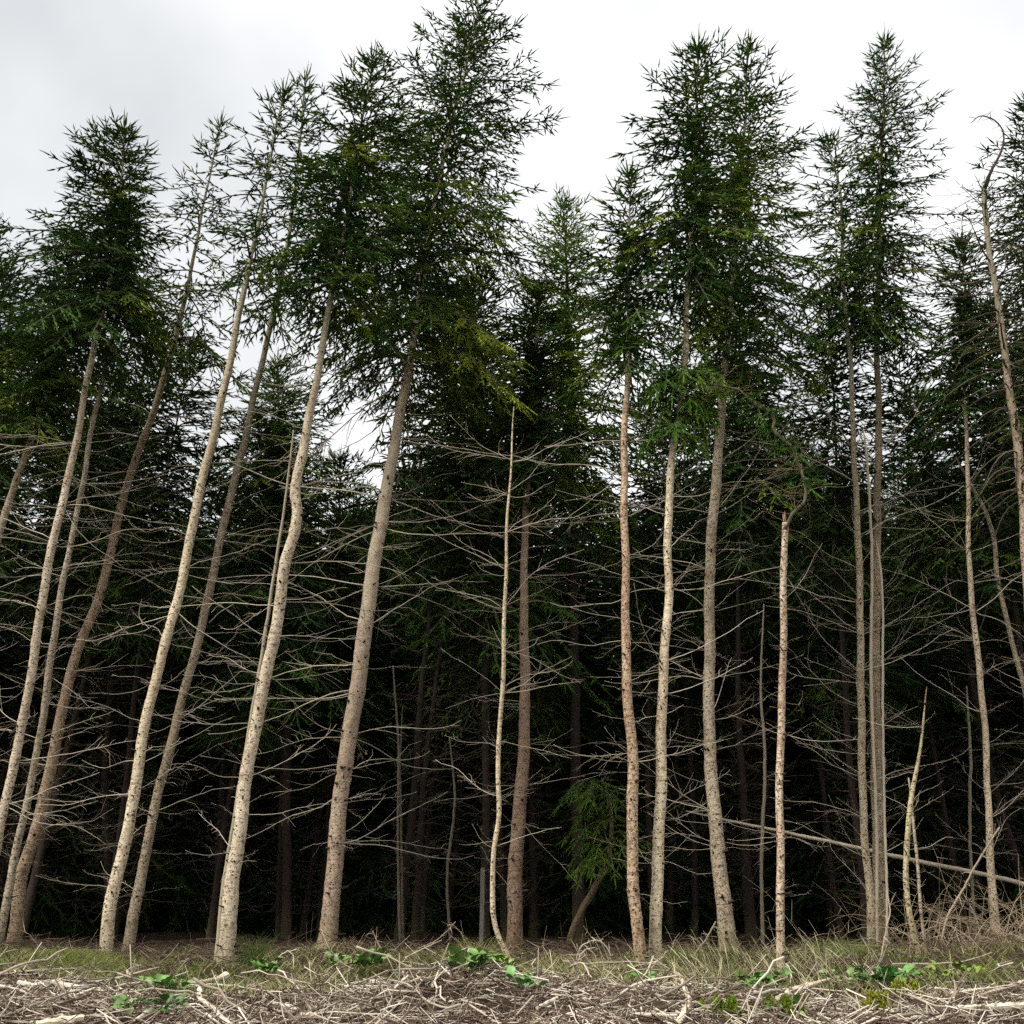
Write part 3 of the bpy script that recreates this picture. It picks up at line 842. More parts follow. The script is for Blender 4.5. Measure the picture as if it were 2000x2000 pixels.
rootM, axM, baseM = T['M']
mb, bt = poly_tube('broken_top', [(1533, 1034, 7), (1551, 1000, 6.5), (1564, 988, 6.5), (1579, 940, 6), (1575, 905, 6), (1566, 882, 6), (1553, 850, 6), (1532, 826, 6), (1519, 794, 5.5), (1481, 776, 5), (1438, 754, 4), (1402, 750, 3), (1372, 744, 2)],
                   [11.8, 11.8, 11.8, 11.9, 12, 12, 12.1, 12.2, 12.3, 12.4, 12.5, 12.6, 12.7], DEADWOOD, 5, 7, 60, 0.04, base=baseM, knots=60)
tag(obj('broken_top', mb.mesh('broken_top', [DEADWOOD]), rootM, color=(0.2, 0.2, 0.13)), 'snapped mossy top arching over to the left')
rr_ = np.random.default_rng(77)
for q in range(64):
    i = rr_.integers(2, 58)
    put_branch(rootM, bt[i], rr_.choice([math.pi, math.pi, 0]) + rr_.normal(0, .9), rr_.normal(0.1, 0.5), rr_.uniform(0.2, 0.75), ('crook', 'wavy')[q % 2], rr_, col=(0.5, 0.42, 0.3))
mbx = MB()
for q in range(14):       # torn fibres where the stem snapped
    a = q * .45
    o_ = axM[-1] + np.array([math.cos(a), math.sin(a), 0]) * 0.022 * rr_.uniform(.2, 1) - np.array([0, 0, .03])
    V, F = tube(np.array([o_, o_ + np.array([rr_.normal(0, .012), rr_.normal(0, .012), rr_.uniform(.05, .19)])]), [.008, .0015], 4)
    mbx.add(V, F, 0, rr_.uniform(.1, .9))
obj('splintered_break', mbx.mesh('splintered_break', [BRASH]), rootM, color=(.9, .7, .55))
# a few green sprays still hang on the arching top
mbk = MB()
for q in range(46):
    i = rr_.integers(14, 50)
    p = bt[i]
    d = norm(rr_.normal(0, 1, 3) * np.array([1, 1, .5]) + np.array([0, 0, -.5]))
    L = rr_.uniform(0.12, 0.3)
    pts_ = p + d * np.linspace(0, L, 5)[:, None]
    needles_on_branch(mbk, rr_, pts_, L, 0.7, 0.9, 0.4, rr_.uniform(.3, .6), 0.0, 0.012, 0.08, 0)
tag(obj('foliage', mbk.mesh('foliage', [NEEDLE, TWIG], False), rootM, color=(0.8, 1, .9)), kind='stuff')

def leaning_stem(name, label, pxs, Y, mat, seed, color=(1, 1, 1), group='dead poles at the forest edge', cat='pole', sides=7, knots=10):
    Ys = Y if hasattr(Y, '__len__') else [Y] * len(pxs)
    base = P(pxs[0][0], pxs[0][1], Ys[0])
    base[2] = float(ground_z(base[0], base[1]))
    mb, pts = poly_tube(name, pxs, Ys, mat, seed, sides, 70, 0.012, base=base, knots=knots)
    # sink the foot into the soil
    return tag(obj(name, mb.mesh(name, [mat]), None, base, color), label, cat, group), base, pts
leaning_stem('dead_pole', 'thin dead pole leaning against the stout S-bend trunk', [(422, 1885, 12), (427, 1840, 12), (435, 1753, 11), (460, 1600, 9), (490, 1420, 8), (529, 1193, 7), (543, 1085, 6), (558, 976, 5), (569, 885, 4), (573, 840, 2)], 13.3, DEADWOOD, 31, (0.85, 0.85, 0.78))
leaning_stem('dead_pole', 'thin whitish dead pole hugging the right side of the touching pair', [(1730, 1875, 6), (1732, 1800, 5.5), (1727, 1620, 5), (1724, 1480, 5), (1722, 1320, 5), (1722, 1200, 4.5), (1718, 1103, 4), (1712, 1060, 1.5)], 15.2, DEADWOOD, 32, (0.9, 0.88, 0.82))
leaning_stem('dead_pole', 'thin dead pole wedged between the two touching spruces', [(1714, 1868, 6), (1710, 1620, 6), (1700, 1300, 6), (1703, 1050, 5.5), (1697, 950, 5), (1690, 867, 4), (1686, 840, 1.5)], 15.9, DEADWOOD, 33, (0.95, 0.9, 0.82))
leaning_stem('fallen_pole', 'long fallen pole slanting down to the right behind the trunks', [(2110, 1765, 12), (2000, 1728, 10), (1887, 1702, 9), (1771, 1679, 9), (1680, 1659, 8), (1554, 1633, 7), (1488, 1619, 6), (1423, 1604, 5), (1340, 1584, 3)], [16.6, 16.9, 17.1, 17.3, 17.4, 17.6, 17.7, 17.8, 18.0], DEADWOOD, 34, (0.95, 0.93, 0.9), group='fallen wood', cat='fallen tree', knots=24)

for lab, pts_, yy, cc in (
        ('faint thin grey stem in the dark right of the thickest trunk', [(782, 1848, 6), (776, 1650, 5), (780, 1450, 5), (768, 1300, 3)], 17.4, .30),
        ('second faint thin stem right of the thickest trunk', [(788, 1846, 5), (784, 1680, 5), (782, 1500, 4), (786, 1380, 2)], 17.8, .26),
        ('faint twisted stem in the dark left of the dead sapling', [(880, 1846, 6), (872, 1700, 6), (886, 1560, 5), (878, 1440, 3)], 17.6, .24),
        ('faint knotty grey stem just behind the knobbly snapped trunk', [(1490, 1850, 8), (1488, 1700, 7), (1494, 1560, 7), (1497, 1480, 6), (1488, 1360, 5), (1492, 1180, 3)], 17.2, .42),
        ('thin grey stem in the dark between right-edge spruce and mossy pole', [(1905, 1850, 6), (1895, 1600, 6), (1896, 1480, 6), (1888, 1340, 3)], 17.4, .45)):
    leaning_stem('dead_pole', lab, pts_, yy, DEADWOOD, int(pts_[0][0]), (cc, cc * .98, cc * .9), knots=36)

# green tuft of epicormic shoots on the cream trunk
rootK, axK, baseK = T['K']
rt = np.random.default_rng(91)
mbt = MB()
zt = [P(1330, py, 13.1)[2] - baseK[2] for py in (860, 725)]
for q in range(95):
    z = rt.uniform(zt[0], zt[1]) if q > 20 else zt[1] + rt.normal(-0.05, .1)
    s = np.interp(z, axK[:, 2], np.linspace(0, 1, len(axK)))
    p0 = axis_at(axK, s)
    az = rt.uniform(0, 6.283)
    L = rt.uniform(0.35, 0.9) * (1.0 if z > np.mean(zt) else 0.7)
    m = 8; t = np.linspace(0, 1, m)
    el = rt.uniform(0.25, 0.6) - 2.0 * t
    dv = np.stack([math.cos(az) * np.cos(el), math.sin(az) * np.cos(el), np.sin(el)], -1) * L / (m - 1)
    pts_ = p0 + np.concatenate([[np.zeros(3)], np.cumsum(dv[:-1], 0)])
    V, F = tube(pts_, np.linspace(.006, .002, m), 3, False)
    mbt.add(V, F, 1, .5)
    needles_on_branch(mbt, rt, pts_, L, 0.8, 1.0, 0.75, rt.uniform(0.62, 0.85), 0.1, 0.016, 0.11, 0)
tag(obj('shoot_tuft', mbt.mesh('shoot_tuft', [NEEDLE, TWIG], False), rootK, color=(0.8, 1.0, 1.15)), 'drooping tuft of bluish green new shoots', kind='stuff')

# twisted dead top of the dying tree at the right edge
rootS, axS, baseS = T['S']
mb, bts = poly_tube('withered_tip', [(1925, 365, 9), (1935, 335, 6), (1948, 310, 5), (1960, 280, 4), (1957, 250, 3), (1940, 232, 3), (1915, 226, 2.5), (1897, 240, 1.5)], 14.4, DEADWOOD, 41, 5, 30, 0.01, base=baseS + np.array([0, 0.1 * math.sin(0), 0]), knots=30)
obj('withered_tip', mb.mesh('withered_tip', [TWIGDARK]), rootS)
mbs = grow_crown(402, axS, 0.52, 1.35, 120, inner=0, dens=0.45, droop=0.6, hang=0.5, bright=0.12, fresh=0.05, bare=0.5, shoot_w=0.008, shoot_l=0.10, leader=False, shape=.4, top_len=.7)
tag(obj('crown', mbs.mesh('crown', [NEEDLE, TWIG], False), rootS, color=(1.3, .95, .8)), kind='stuff')

# ------------------------------------------------------------------ interior of the wood: shared prototypes
def interior_protos():
    out = []
    for k in range(5):
        r = np.random.default_rng(500 + k)
        H = [12.4, 13.2, 11.4, 12.8, 10.6][k]
        zs = np.linspace(0, H, 12)
        ax = np.stack([0.12 * np.sin(zs * .5 + k) + 0.03 * zs, 0.12 * np.cos(zs * .4 + 2 * k) - 0.12 * math.cos(2 * k), zs], -1)
        rad = np.interp(zs, [0, 1, H], [0.09, 0.075, 0.008])
        ax[0, 2] = -0.08
        tme, pts, _, wh = trunk_mesh(ax, rad, 510 + k, BARK_SHADED, 50, 9)
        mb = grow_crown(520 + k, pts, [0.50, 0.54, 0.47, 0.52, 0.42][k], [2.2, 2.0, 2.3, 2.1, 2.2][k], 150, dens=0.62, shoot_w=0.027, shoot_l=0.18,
                        hang=0.4, bright=0.16, fresh=0.05, shape=0.45, inner=.5, top_len=0.5, bare=0.2)  # low needle tint paints in the shade inside the wood
        cme = mb.mesh('crown', [NEEDLE, TWIG], False)
        mb = MB()
        for q in range(110):
            z = r.uniform(0.7, H * 0.62)
            az = r.uniform(0, 6.28); L = r.uniform(0.4, 1.6); e = r.normal(0.1, .25)
            t = np.linspace(0, 1, 6)
            el = e + 0.4 * np.sin(r.uniform(0, 6) + 5 * t) + .4 * t * t
            dv = np.stack([math.cos(az) * np.cos(el), math.sin(az) * np.cos(el), np.sin(el)], -1) * L / 5
            p = axis_at(pts, z / H) + np.concatenate([[np.zeros(3)], np.cumsum(dv[:-1], 0)])
            V, F = tube(p, np.linspace(.008, .003, 6), 3, False)
            mb.add(V, F, 0, r.uniform(.2, 1))
            for s in range(4):
                i = r.integers(1, 5)
                V, F = tube(np.array([p[i], p[i] + r.normal(0, .12, 3)]), [.003, .0015], 3, False)
                mb.add(V, F, 0, r.uniform(.2, .8))
        dme = mb.mesh('dead_branches', [TWIGDARK])
        out.append((tme, cme, dme))
    # low, branchy understorey spruce clothed nearly to the ground
    low = []
    for k in range(2):
        zs = np.linspace(0, 7.5, 9)
        ax = np.stack([0.1 * np.sin(zs + k), 0.1 * np.cos(zs * .7 + k), zs], -1)
        ax[0, 2] = -0.08
        tme, pts, _, _ = trunk_mesh(ax, np.interp(zs, [0, 7.5], [.08, .006]), 560 + k, BARK_SHADED, 10, 8)
        mb = grow_crown(570 + k, pts, 0.03, 2.3, 190, dens=0.6, shoot_w=0.045, shoot_l=0.25, hang=0.5, bright=0.06, fresh=0.0, inner=.5, shape=0.5, top_len=.4)  # near-black needle tint stands for the shade at the back
        low.append((tme, mb.mesh('crown', [NEEDLE, TWIG], False)))
    return out, low
PROTO, LOW = interior_protos()

def interior_tree(x, y, k, r, scale=1.0, label=None):
    tme, cme, dme = PROTO[k]
    root = empty('interior_conifer', (x, y, float(ground_z(x, y))))
    root.rotation_euler = (r.normal(0, .03), 0.05 + r.normal(0, .03), r.uniform(0, 6.28))
    root.scale = (scale,) * 3
    tag(root, label or 'slim dark conifer standing in the shade deep inside the wood', 'tree', 'conifers in the dark interior')
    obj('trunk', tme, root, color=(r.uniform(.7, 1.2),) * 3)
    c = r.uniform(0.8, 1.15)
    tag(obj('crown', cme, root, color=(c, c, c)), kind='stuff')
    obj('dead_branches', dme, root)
    return root

ri = np.random.default_rng(5)
count = 0
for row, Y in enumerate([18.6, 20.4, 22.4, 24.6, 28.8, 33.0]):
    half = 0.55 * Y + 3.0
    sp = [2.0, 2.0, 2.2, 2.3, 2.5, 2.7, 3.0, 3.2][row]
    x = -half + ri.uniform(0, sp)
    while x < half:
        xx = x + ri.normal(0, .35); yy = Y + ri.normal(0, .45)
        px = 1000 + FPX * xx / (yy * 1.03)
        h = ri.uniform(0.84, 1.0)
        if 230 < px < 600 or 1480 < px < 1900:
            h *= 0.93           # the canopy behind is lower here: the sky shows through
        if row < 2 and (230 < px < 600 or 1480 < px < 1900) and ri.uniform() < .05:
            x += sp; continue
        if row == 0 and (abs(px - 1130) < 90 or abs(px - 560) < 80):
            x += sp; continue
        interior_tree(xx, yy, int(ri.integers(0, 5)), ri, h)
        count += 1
        x += sp * ri.uniform(0.85, 1.15)
for Y, ks in ((26.6, 1.3), (30.8, 1.45), (35.5, 1.6)):
    half = 0.55 * Y + 3
    for x in np.arange(-half, half, 1.9):
        k = int(ri.integers(0, 2))
        xx, yy = x + ri.normal(0, .4), Y + ri.normal(0, .6)
        root = empty('understorey_spruce', (xx, yy, float(ground_z(xx, yy))))
        root.rotation_euler = (0, 0, ri.uniform(0, 6.28)); s = ks * ri.uniform(.88, 1.1); root.scale = (s, s, s)
        tag(root, 'low branchy spruce closing off the far dark end of the wood', 'tree', 'understorey at the back of the wood')
        obj('trunk', LOW[k][0], root); tag(obj('crown', LOW[k][1], root, color=(.75, .75, .75)), kind='stuff')  # object colour dims these needles further as painted shade

exec_ground = True
# ------------------------------------------------------------------ forest floor and brash
def sticks_mesh(n, xr, yr, lr, rr, tint, seed, rise=0.10, pitch=0.18, height=0.12, mask=None, name='sticks', segs=3, bimodal=False):
    r = np.random.default_rng(seed)
    mb = MB()
    x = r.uniform(*xr, n); y = r.uniform(*yr, n)
    if mask is not None:
        k = r.uniform(0, 1, n) < mask(x, y)
        x, y = x[k], y[k]; n = len(x)
    z = ground_z(x, y) + np.abs(r.normal(0, height, n)) * 0.8 + 0.01
    a = r.uniform(0, 6.283, n); e = r.normal(0, pitch, n)
    e = np.where(r.uniform(0, 1, n) < 0.06, r.uniform(0.4, 1.3, n), e)
    d = np.stack([np.cos(a) * np.cos(e), np.sin(a) * np.cos(e), np.sin(e)], -1)
    L = np.exp(r.uniform(math.log(lr[0]), math.log(lr[1]), n)); R = np.exp(r.uniform(math.log(rr[0]), math.log(rr[1]), n))
    t = np.clip(r.normal(tint[0], tint[1], n), 0.02, 1)
    if bimodal:
        t = np.where(r.uniform(0, 1, n) < 0.68, r.uniform(0.0, 0.42, n), r.uniform(0.5, 0.95, n))
    for v in range(6):      # six bent templates
        b = np.random.default_rng(seed * 31 + v)
        tp = np.array([[q / segs, b.normal(0, 5) if 0 < q else 0, b.normal(0, 4) if 0 < q else 0] for q in range(segs + 1)])
        V, F = tube(tp * np.array([1, .02, .02]), 1e-9, 4, True)
        # rebuild with unit width in y,z
        ring = np.array([[1, 0], [0, 1], [-1, 0], [0, -1.0]])
        TV = []
        for q in range(segs + 1):
            for w in ring:
                s_ = 1 - 0.45 * q / segs
                TV.append([tp[q, 0], tp[q, 1] * .55 + w[0] * s_, tp[q, 2] * .35 + w[1] * s_])
        TV = np.array(TV)
        k = (np.arange(n) % 6) == v
        place(mb, TV, F, (np.stack([x, y, z], -1) - d * (L * .5)[:, None])[k], d[k], np.tile([0, 0, 1.0], (k.sum(), 1)), L[k], R[k], 0, t[k])
    return mb

def brash_zone(x, y):
    edge = 10.7 + 0.3 * np.sin(x * 1.1 + 1) + 0.25 * np.sin(x * 2.7)
    return np.clip((edge - y) / 0.35, 0.03, 1)
mb = sticks_mesh(21000, (-6.6, 6.6), (7.4, 13.0), (0.08, 0.7), (0.0022, 0.0085), (0.58, 0.22), 61, mask=brash_zone, height=.06, bimodal=True, segs=2, pitch=.28)
tag(obj('brash', mb.mesh('brash', [BRASH])), 'pale bleached litter of twigs covering the clearing', 'brash', kind='stuff')
mb = sticks_mesh(4500, (-9, 9), (11.6, 16.5), (0.12, 0.8), (0.002, 0.007), (0.14, 0.14), 62, pitch=.3, height=.08, segs=2)
tag(obj('twig_litter', mb.mesh('twig_litter', [BRASH])), 'brown twig litter under the edge trees', 'twigs', kind='stuff')

# separate larger sticks, shared meshes
def stick_proto(seed):
    r = np.random.default_rng(seed)
    n = 9
    t = np.linspace(-.5, .5, n)
    pts = np.stack([t, 0.05 * np.sin(t * 5 + r.uniform(0, 6)) + r.normal(0, .008, n), 0.03 * np.sin(t * 4 + r.uniform(0, 6)) + r.normal(0, .006, n)], -1)
    mb = MB()
    V, F = tube(pts, np.linspace(.0105, .005, n), 6, True, 1 + r.normal(0, .08, (n, 6)))
    mb.add(V, F, 0, r.uniform(.55, .85))
    for q in range(r.integers(2, 5)):
        i = r.integers(1, n - 1)
        d = norm(np.array([0.6, r.choice([-1, 1]), r.normal(0, .5)]))
        V, F = tube(np.array([pts[i], pts[i] + d * .08, pts[i] + d * r.uniform(.12, .25) + [0, 0, .01]]), [.006, .005, .003], 4, True)
        mb.add(V, F, 0, r.uniform(.5, .8))
    return mb.mesh('stick', [BRASH])
STICKS = [stick_proto(700 + i) for i in range(10)]
rs = np.random.default_rng(64)
for q in range(230):
    x = rs.uniform(-6, 6); y = rs.uniform(8.2, 12.3)
    if abs(x) > 0.5 * y + .5 or rs.uniform() > brash_zone(x, y) + .2:
        continue
    o = obj('stick', STICKS[q % 10], None, (x, y, float(ground_z(x, y)) + rs.uniform(.04, .16)))
    o.rotation_euler = (rs.uniform(0, 6.28), rs.normal(0, .16), rs.uniform(0, 6.28))
    s = rs.uniform(.5, 1.2); o.scale = (s, s * rs.uniform(.8, 1.3), s * rs.uniform(.8, 1.3))
    c = rs.uniform(.3, 1.05); o.color = (c, c * .98, c * .94, 1)
    tag(o, 'loose pale broken stick lying on the brash', 'stick', 'loose sticks on the brash')

# named logs and branches: traced from foot to tip on the ground
def log(name, label, pxs, seed, mat=LOGBARK, color=(1, 1, 1), cut=(True, True), lift=0.10, sides=9, cat='log'):
    r = np.random.default_rng(seed)
    c = []
    for (a, b, w) in pxs:
        p = G(a, b, lift)
        c.append([p[0], p[1], p[2], 0.5 * w * pxsize(b, p[1])])
    c = np.array(c)
    base = c[:, :3].mean(0)
    c[:, :3] -= base
    L = np.linalg.norm(np.diff(c[:, :3], axis=0), axis=1).sum()
    n = int(max(10, L / .03))
    s = spline(c, n)
    mb = MB()
    wob = 1 + r.normal(0, .05, (n, sides)) + 0.12 * np.sin(np.linspace(0, 9, n)[:, None] + np.arange(sides) * 1.4)
    V, F = tube(s[:, :3] + r.normal(0, .002, (n, 3)), np.maximum(s[:, 3], .004), sides, False, wob)
    mb.add(V, F, 0, np.repeat(np.clip(.68 + .25 * np.sin(np.linspace(0, 14, n) + seed) * r.uniform(.2, 1, n), 0, 1), sides))
    for e, i0 in ((0, 0), (1, n - 1)):
        ring = V[i0 * sides:(i0 + 1) * sides]
        mb.add(np.concatenate([ring, ring.mean(0)[None]]), [[j, (j + 1) % sides, sides] for j in range(sides)], 1 if cut[e] else 0, .6)
    for q in range(int(L / .25)):
        i = r.integers(1, n - 1)
        d = norm(r.normal(0, 1, 3)); d[2] = abs(d[2])
        V, F = tube(np.array([s[i, :3], s[i, :3] + d * (s[i, 3] + r.uniform(.02, .06))]), [.3 * s[i, 3] + .002, .2 * s[i, 3] + .001], 5)
        mb.add(V, F, 0, .5)
    return tag(obj(name, mb.mesh(name, [mat, CUTWOOD], False), None, base, color), label, cat, 'logs and branches in the brash')

log('log', 'peeling log lying across the far left of the brash', [(36, 1919, 9), (70, 1925, 12), (100, 1921, 13), (140, 1928, 11), (190, 1925, 5)], 801)
log('cut_log', 'pale sawn log end in the bottom left corner', [(60, 2004, 17), (110, 1996, 17), (160, 1989, 16)], 802, color=(1.1, 1.08, 1))
log('branch_piece', 'short tapering pale branch piece right of the sawn log', [(262, 1992, 4), (280, 1982, 8), (292, 1974, 9)], 803)
log('branch_piece', 'pale branch with flared torn end beside the stout S-bend trunk', [(344, 1924, 4), (395, 1917, 7), (425, 1911, 9), (440, 1906, 17)], 804, color=(1.1, 1.05, 1))
log('root_branch', 'twisting pale root-like branch running down left of centre', [(389, 1930, 8), (393, 1952, 9), (412, 1966, 8), (430, 1985, 9), (452, 2003, 9)], 805)
log('branch_piece', 'smooth pale branch piece left of the brash heap', [(534, 1959, 5), (560, 1965, 8), (582, 1971, 7)], 806)
log('cut_log', 'small square-cut log butt at the foot of the heap', [(588, 1984, 14), (622, 1985, 14)], 807, color=(.85, .8, .75))
log('branch_piece', 'upright pale splinter on top of the brash heap', [(769, 1931, 5), (797, 1906, 4)], 808, lift=.12)
log('branch_piece', 'short white stick tip pointing up behind the heap', [(787, 1899, 4), (805, 1891, 4.5)], 809, lift=.12)
log('dark_branch', 'long thin dark branch lying over the green patch', [(805, 1908, 3), (860, 1914, 3.5), (930, 1917, 3.5), (1000, 1916, 2.5)], 810, color=(.2, .17, .15), lift=.1)
log('bent_branch', 'boomerang-shaped bleached branch below the close pair of trunks', [(1330, 1911, 6), (1337, 1930, 8), (1345, 1955, 10), (1338, 1975, 11), (1324, 1998, 10)], 811, color=(1.15, 1.1, 1.0))
log('branch_piece', 'straight pale branch lying left of the boomerang branch', [(1228, 1981, 5), (1275, 1982, 6.5), (1322, 1983, 6)], 812)
log('branch_piece', 'dark-tipped branch piece right of centre', [(1049, 1968, 7), (1070, 1958, 8), (1088, 1949, 5)], 813)
log('log', 'patchy barked log slanting up behind the knobbly trunk', [(1500, 1964, 14), (1530, 1946, 13), (1562, 1931, 12), (1619, 1913, 7)], 814, color=(.9, .85, .8))
log('branch_piece', 'long straight pale branch near the bottom right', [(1590, 1984, 5), (1650, 1980, 6), (1716, 1978, 6)], 815)
log('branch_piece', 'pale branch poking out of the yellow moss', [(1774, 1987, 8), (1810, 1985, 9), (1848, 1984, 8)], 816)
log('log', 'thick pale log running out of the lower right edge', [(1870, 1968, 8), (1930, 1967, 12), (2010, 1964, 14)], 817)
log('log', 'slanting two-tone branch above the thick log at the right edge', [(1893, 1949, 4), (1945, 1935, 7), (2010, 1914, 8)], 818, color=(.8, .75, .7), lift=.1)
log('branch_piece', 'thin straight branch parallel to the ground by the right edge', [(1855, 1937, 4), (1920, 1931, 4.5)], 819, lift=.1)

# bramble and brushwood
def arc(name, label, pxs, Y, seed, color=(1, 1, 1), group='dry stems at the forest edge', cat='bramble'):
    base = P(pxs[0][0], pxs[0][1], Y); base[2] = float(ground_z(base[0], base[1]))
    mb, _ = poly_tube(name, pxs, Y, DEADWOOD, seed, 5, 40, .012, base=base, knots=9)
    tag(obj(name, mb.mesh(name, [DEADWOOD]), None, base, color), label, cat, group)
arc('bramble_stem', 'arching dry bramble stem looping left of the close trunk pair', [(1127, 1900, 3), (1128, 1862, 3), (1142, 1842, 3), (1163, 1836, 2.5), (1180, 1844, 2), (1194, 1868, 2)], 12.6, 901)
arc('bramble_stem', 'smaller bramble loop inside the arching one', [(1131, 1900, 2.5), (1134, 1862, 2.5), (1148, 1852, 2.5), (1160, 1862, 2), (1164, 1895, 1.5)], 12.5, 902)
arc('bramble_stem', 'dry hooped bramble stem at the foot of the thickest trunk', [(536, 1895, 2.5), (545, 1868, 2.5), (560, 1860, 2.5), (571, 1872, 2), (566, 1885, 1.5)], 12.6, 903)
arc('sapling_twig', 'curved twig standing in front of the thickest trunk', [(745, 1925, 3), (700, 1895, 3), (662, 1868, 2.5), (640, 1840, 2.5), (628, 1815, 2)], 12.0, 904, (1.05, 1, .95), cat='twig')
arc('sapling_twig', 'dark forked twig leaning left behind the brash heap', [(790, 1905, 3), (770, 1875, 3), (745, 1845, 2.5), (728, 1818, 2)], 12.3, 905, (.6, .55, .5), cat='twig')
arc('sapling_twig', 'long dry twig leaning right behind the brash heap', [(790, 1880, 2.5), (815, 1855, 2.5), (850, 1835, 2), (890, 1800, 1.5)], 13.0, 906, (.7, .62, .55), cat='twig')
arc('sapling_twig', 'crooked white twig rising in front of the touching pair', [(1712, 1896, 3.5), (1720, 1870, 3.5), (1728, 1835, 3), (1737, 1780, 2.5), (1732, 1740, 2)], 12.6, 907, (1.1, 1.05, 1), cat='twig')
arc('sapling_twig', 'long pole of brushwood leaning right beside the tangle', [(1838, 1840, 5), (1850, 1790, 5), (1880, 1730, 4.5), (1915, 1670, 4), (1952, 1616, 3)], 14.6, 908, (.95, .9, .85), cat='twig')
arc('sapling_twig', 'stick propped against the foot of the bulging grey-brown trunk', [(1355, 1868, 3.5), (1375, 1835, 3.5), (1398, 1800, 3)], 13.6, 909, (.95, .92, .88), cat='twig')
arc('sapling_twig', 'pale twig leaning in front of the close trunk pair', [(1264, 1884, 3.5), (1280, 1876, 3), (1297, 1869, 3)], 12.4, 910, (1.1, 1.05, 1), cat='twig')

rb = np.random.default_rng(66)
mb = MB()
for q in range(420):
    if q < 300:
        x = rb.normal(6.3, 1.0); y = rb.normal(14.4, .8)
    else:
        x = rb.uniform(-6, 6); y = rb.uniform(12.6, 14.4)
    z = float(ground_z(x, y))
    m = 8; t = np.linspace(0, 1, m)
    L = rb.uniform(.35, 1.5) if q < 300 else rb.uniform(.15, .55)
    az = rb.uniform(0, 6.28)
    el = rb.uniform(.3, 1.5) - rb.uniform(0, 2.6) * t + rb.normal(0, .1, m)
    yaw = az + np.cumsum(rb.normal(0, .15, m))
    dv = np.stack([np.cos(yaw) * np.cos(el), np.sin(yaw) * np.cos(el), np.sin(el)], -1) * L / (m - 1)
    p = np.array([x, y, z]) + np.concatenate([[np.zeros(3)], np.cumsum(dv[:-1], 0)])
    V, F = tube(p, np.linspace(rb.uniform(.003, .007), .0015, m), 3, False)
    mb.add(V, F, 0, rb.uniform(.1, .8))
    for s in range(3):
        i = rb.integers(2, m - 1)
        V, F = tube(np.array([p[i], p[i] + rb.normal(0, .09, 3)]), [.0025, .0012], 3, False)
        mb.add(V, F, 0, rb.uniform(.2, .7))
tag(obj('brushwood', mb.mesh('brushwood', [DEADWOOD]), color=(.85, .75, .65)), 'tangle of dry brushwood stems at the edge of the wood', 'brushwood', kind='stuff')

# grass: short green and dry blades, plus tall pale stems
def blades(mb, x, y, h, w, lean, tint, r, z=None):
    n = len(x)
    z = ground_z(x, y) - .01 if z is None else z
    a = r.uniform(0, 6.283, n)
    d = np.stack([np.cos(a) * lean, np.sin(a) * lean, np.ones(n)], -1)
    TV = np.array([[0, -1, 0], [0, 1, 0], [.45, -.8, .0], [.45, .8, .0], [.8, -.4, 0], [.8, .4, 0], [1, 0, 0]], float)
    TF = np.array([[0, 1, 3], [0, 3, 2], [2, 3, 5], [2, 5, 4], [4, 5, 6]])
    # bend: shift upper points sideways in blade's own plane
    n0 = mb.n
    place(mb, TV, TF, np.stack([x, y, z], -1), d, np.stack([np.sin(a), -np.cos(a), np.zeros(n)], -1), h, w, 0, tint)
    V = mb.v[-1].reshape(n, 7, 3)
    bend = np.array([0, 0, .12, .12, .45, .45, .8])
    V[:, :, :2] += (np.stack([np.cos(a), np.sin(a)], -1)[:, None] * (h * .45)[:, None, None] * bend[None, :, None]).astype(np.float32)
    V[:, :, 2] -= ((h * .22)[:, None] * bend[None]).astype(np.float32)
rg = np.random.default_rng(67)
mb = MB()
n = 34000
x = rg.uniform(-8, 8, n); y = rg.uniform(10.0, 15.5, n)
pat = (np.sin(x * 1.7 + 2 * np.sin(y * 1.3)) + np.sin(x * .8 - y * 1.1 + 2) + 2) / 4
den = np.clip((y - 10.3 - .3 * np.sin(x * 1.1 + 1)) / .4, .05, 1) * np.clip((15.4 - y) / 1.6, 0, 1) * (.25 + .75 * pat)
den = den * np.where(x > 4.5, .5, 1)
k = rg.uniform(0, 1, n) < den
x, y = x[k], y[k]; n = len(x)
blades(mb, x, y, rg.uniform(.06, .22, n), rg.uniform(.003, .006, n), rg.uniform(.1, .9, n), np.clip(rg.normal(.42, .2, n) + .25 * (np.sin(x * 2.2) > .6), 0, 1), rg)
# yellow-green cushion of grass by the left trunks
c = G(115, 1895)
n = 5200
x = rg.normal(c[0], .24, n); y = rg.normal(c[1] + .35, .35, n)
blades(mb, x, y, rg.uniform(.06, .20, n), rg.uniform(.003, .006, n), rg.uniform(.2, 1.0, n), np.clip(rg.normal(.46, .14, n), 0, 1), rg)
# rushes at the foot of the S-bend trunk and a dry tuft by the dead sapling
for (px, py, nn, hh, tt, sd) in ((490, 1888, 260, .42, .12, .10), (935, 1888, 160, .38, .62, .09), (1640, 1868, 260, .25, .2, .2), (1470, 1955, 600, .16, .1, .25), (1330, 1915, 300, .2, .8, .5), (700, 1890, 200, .2, .6, .8)):
    c = G(px, py)
    x = rg.normal(c[0], sd, nn); y = rg.normal(c[1], .12, nn)
    blades(mb, x, y, hh * rg.uniform(.5, 1.2, nn), rg.uniform(.002, .004, nn), rg.uniform(.05, .5, nn), np.clip(rg.normal(tt, .1, nn), 0, 1), rg)
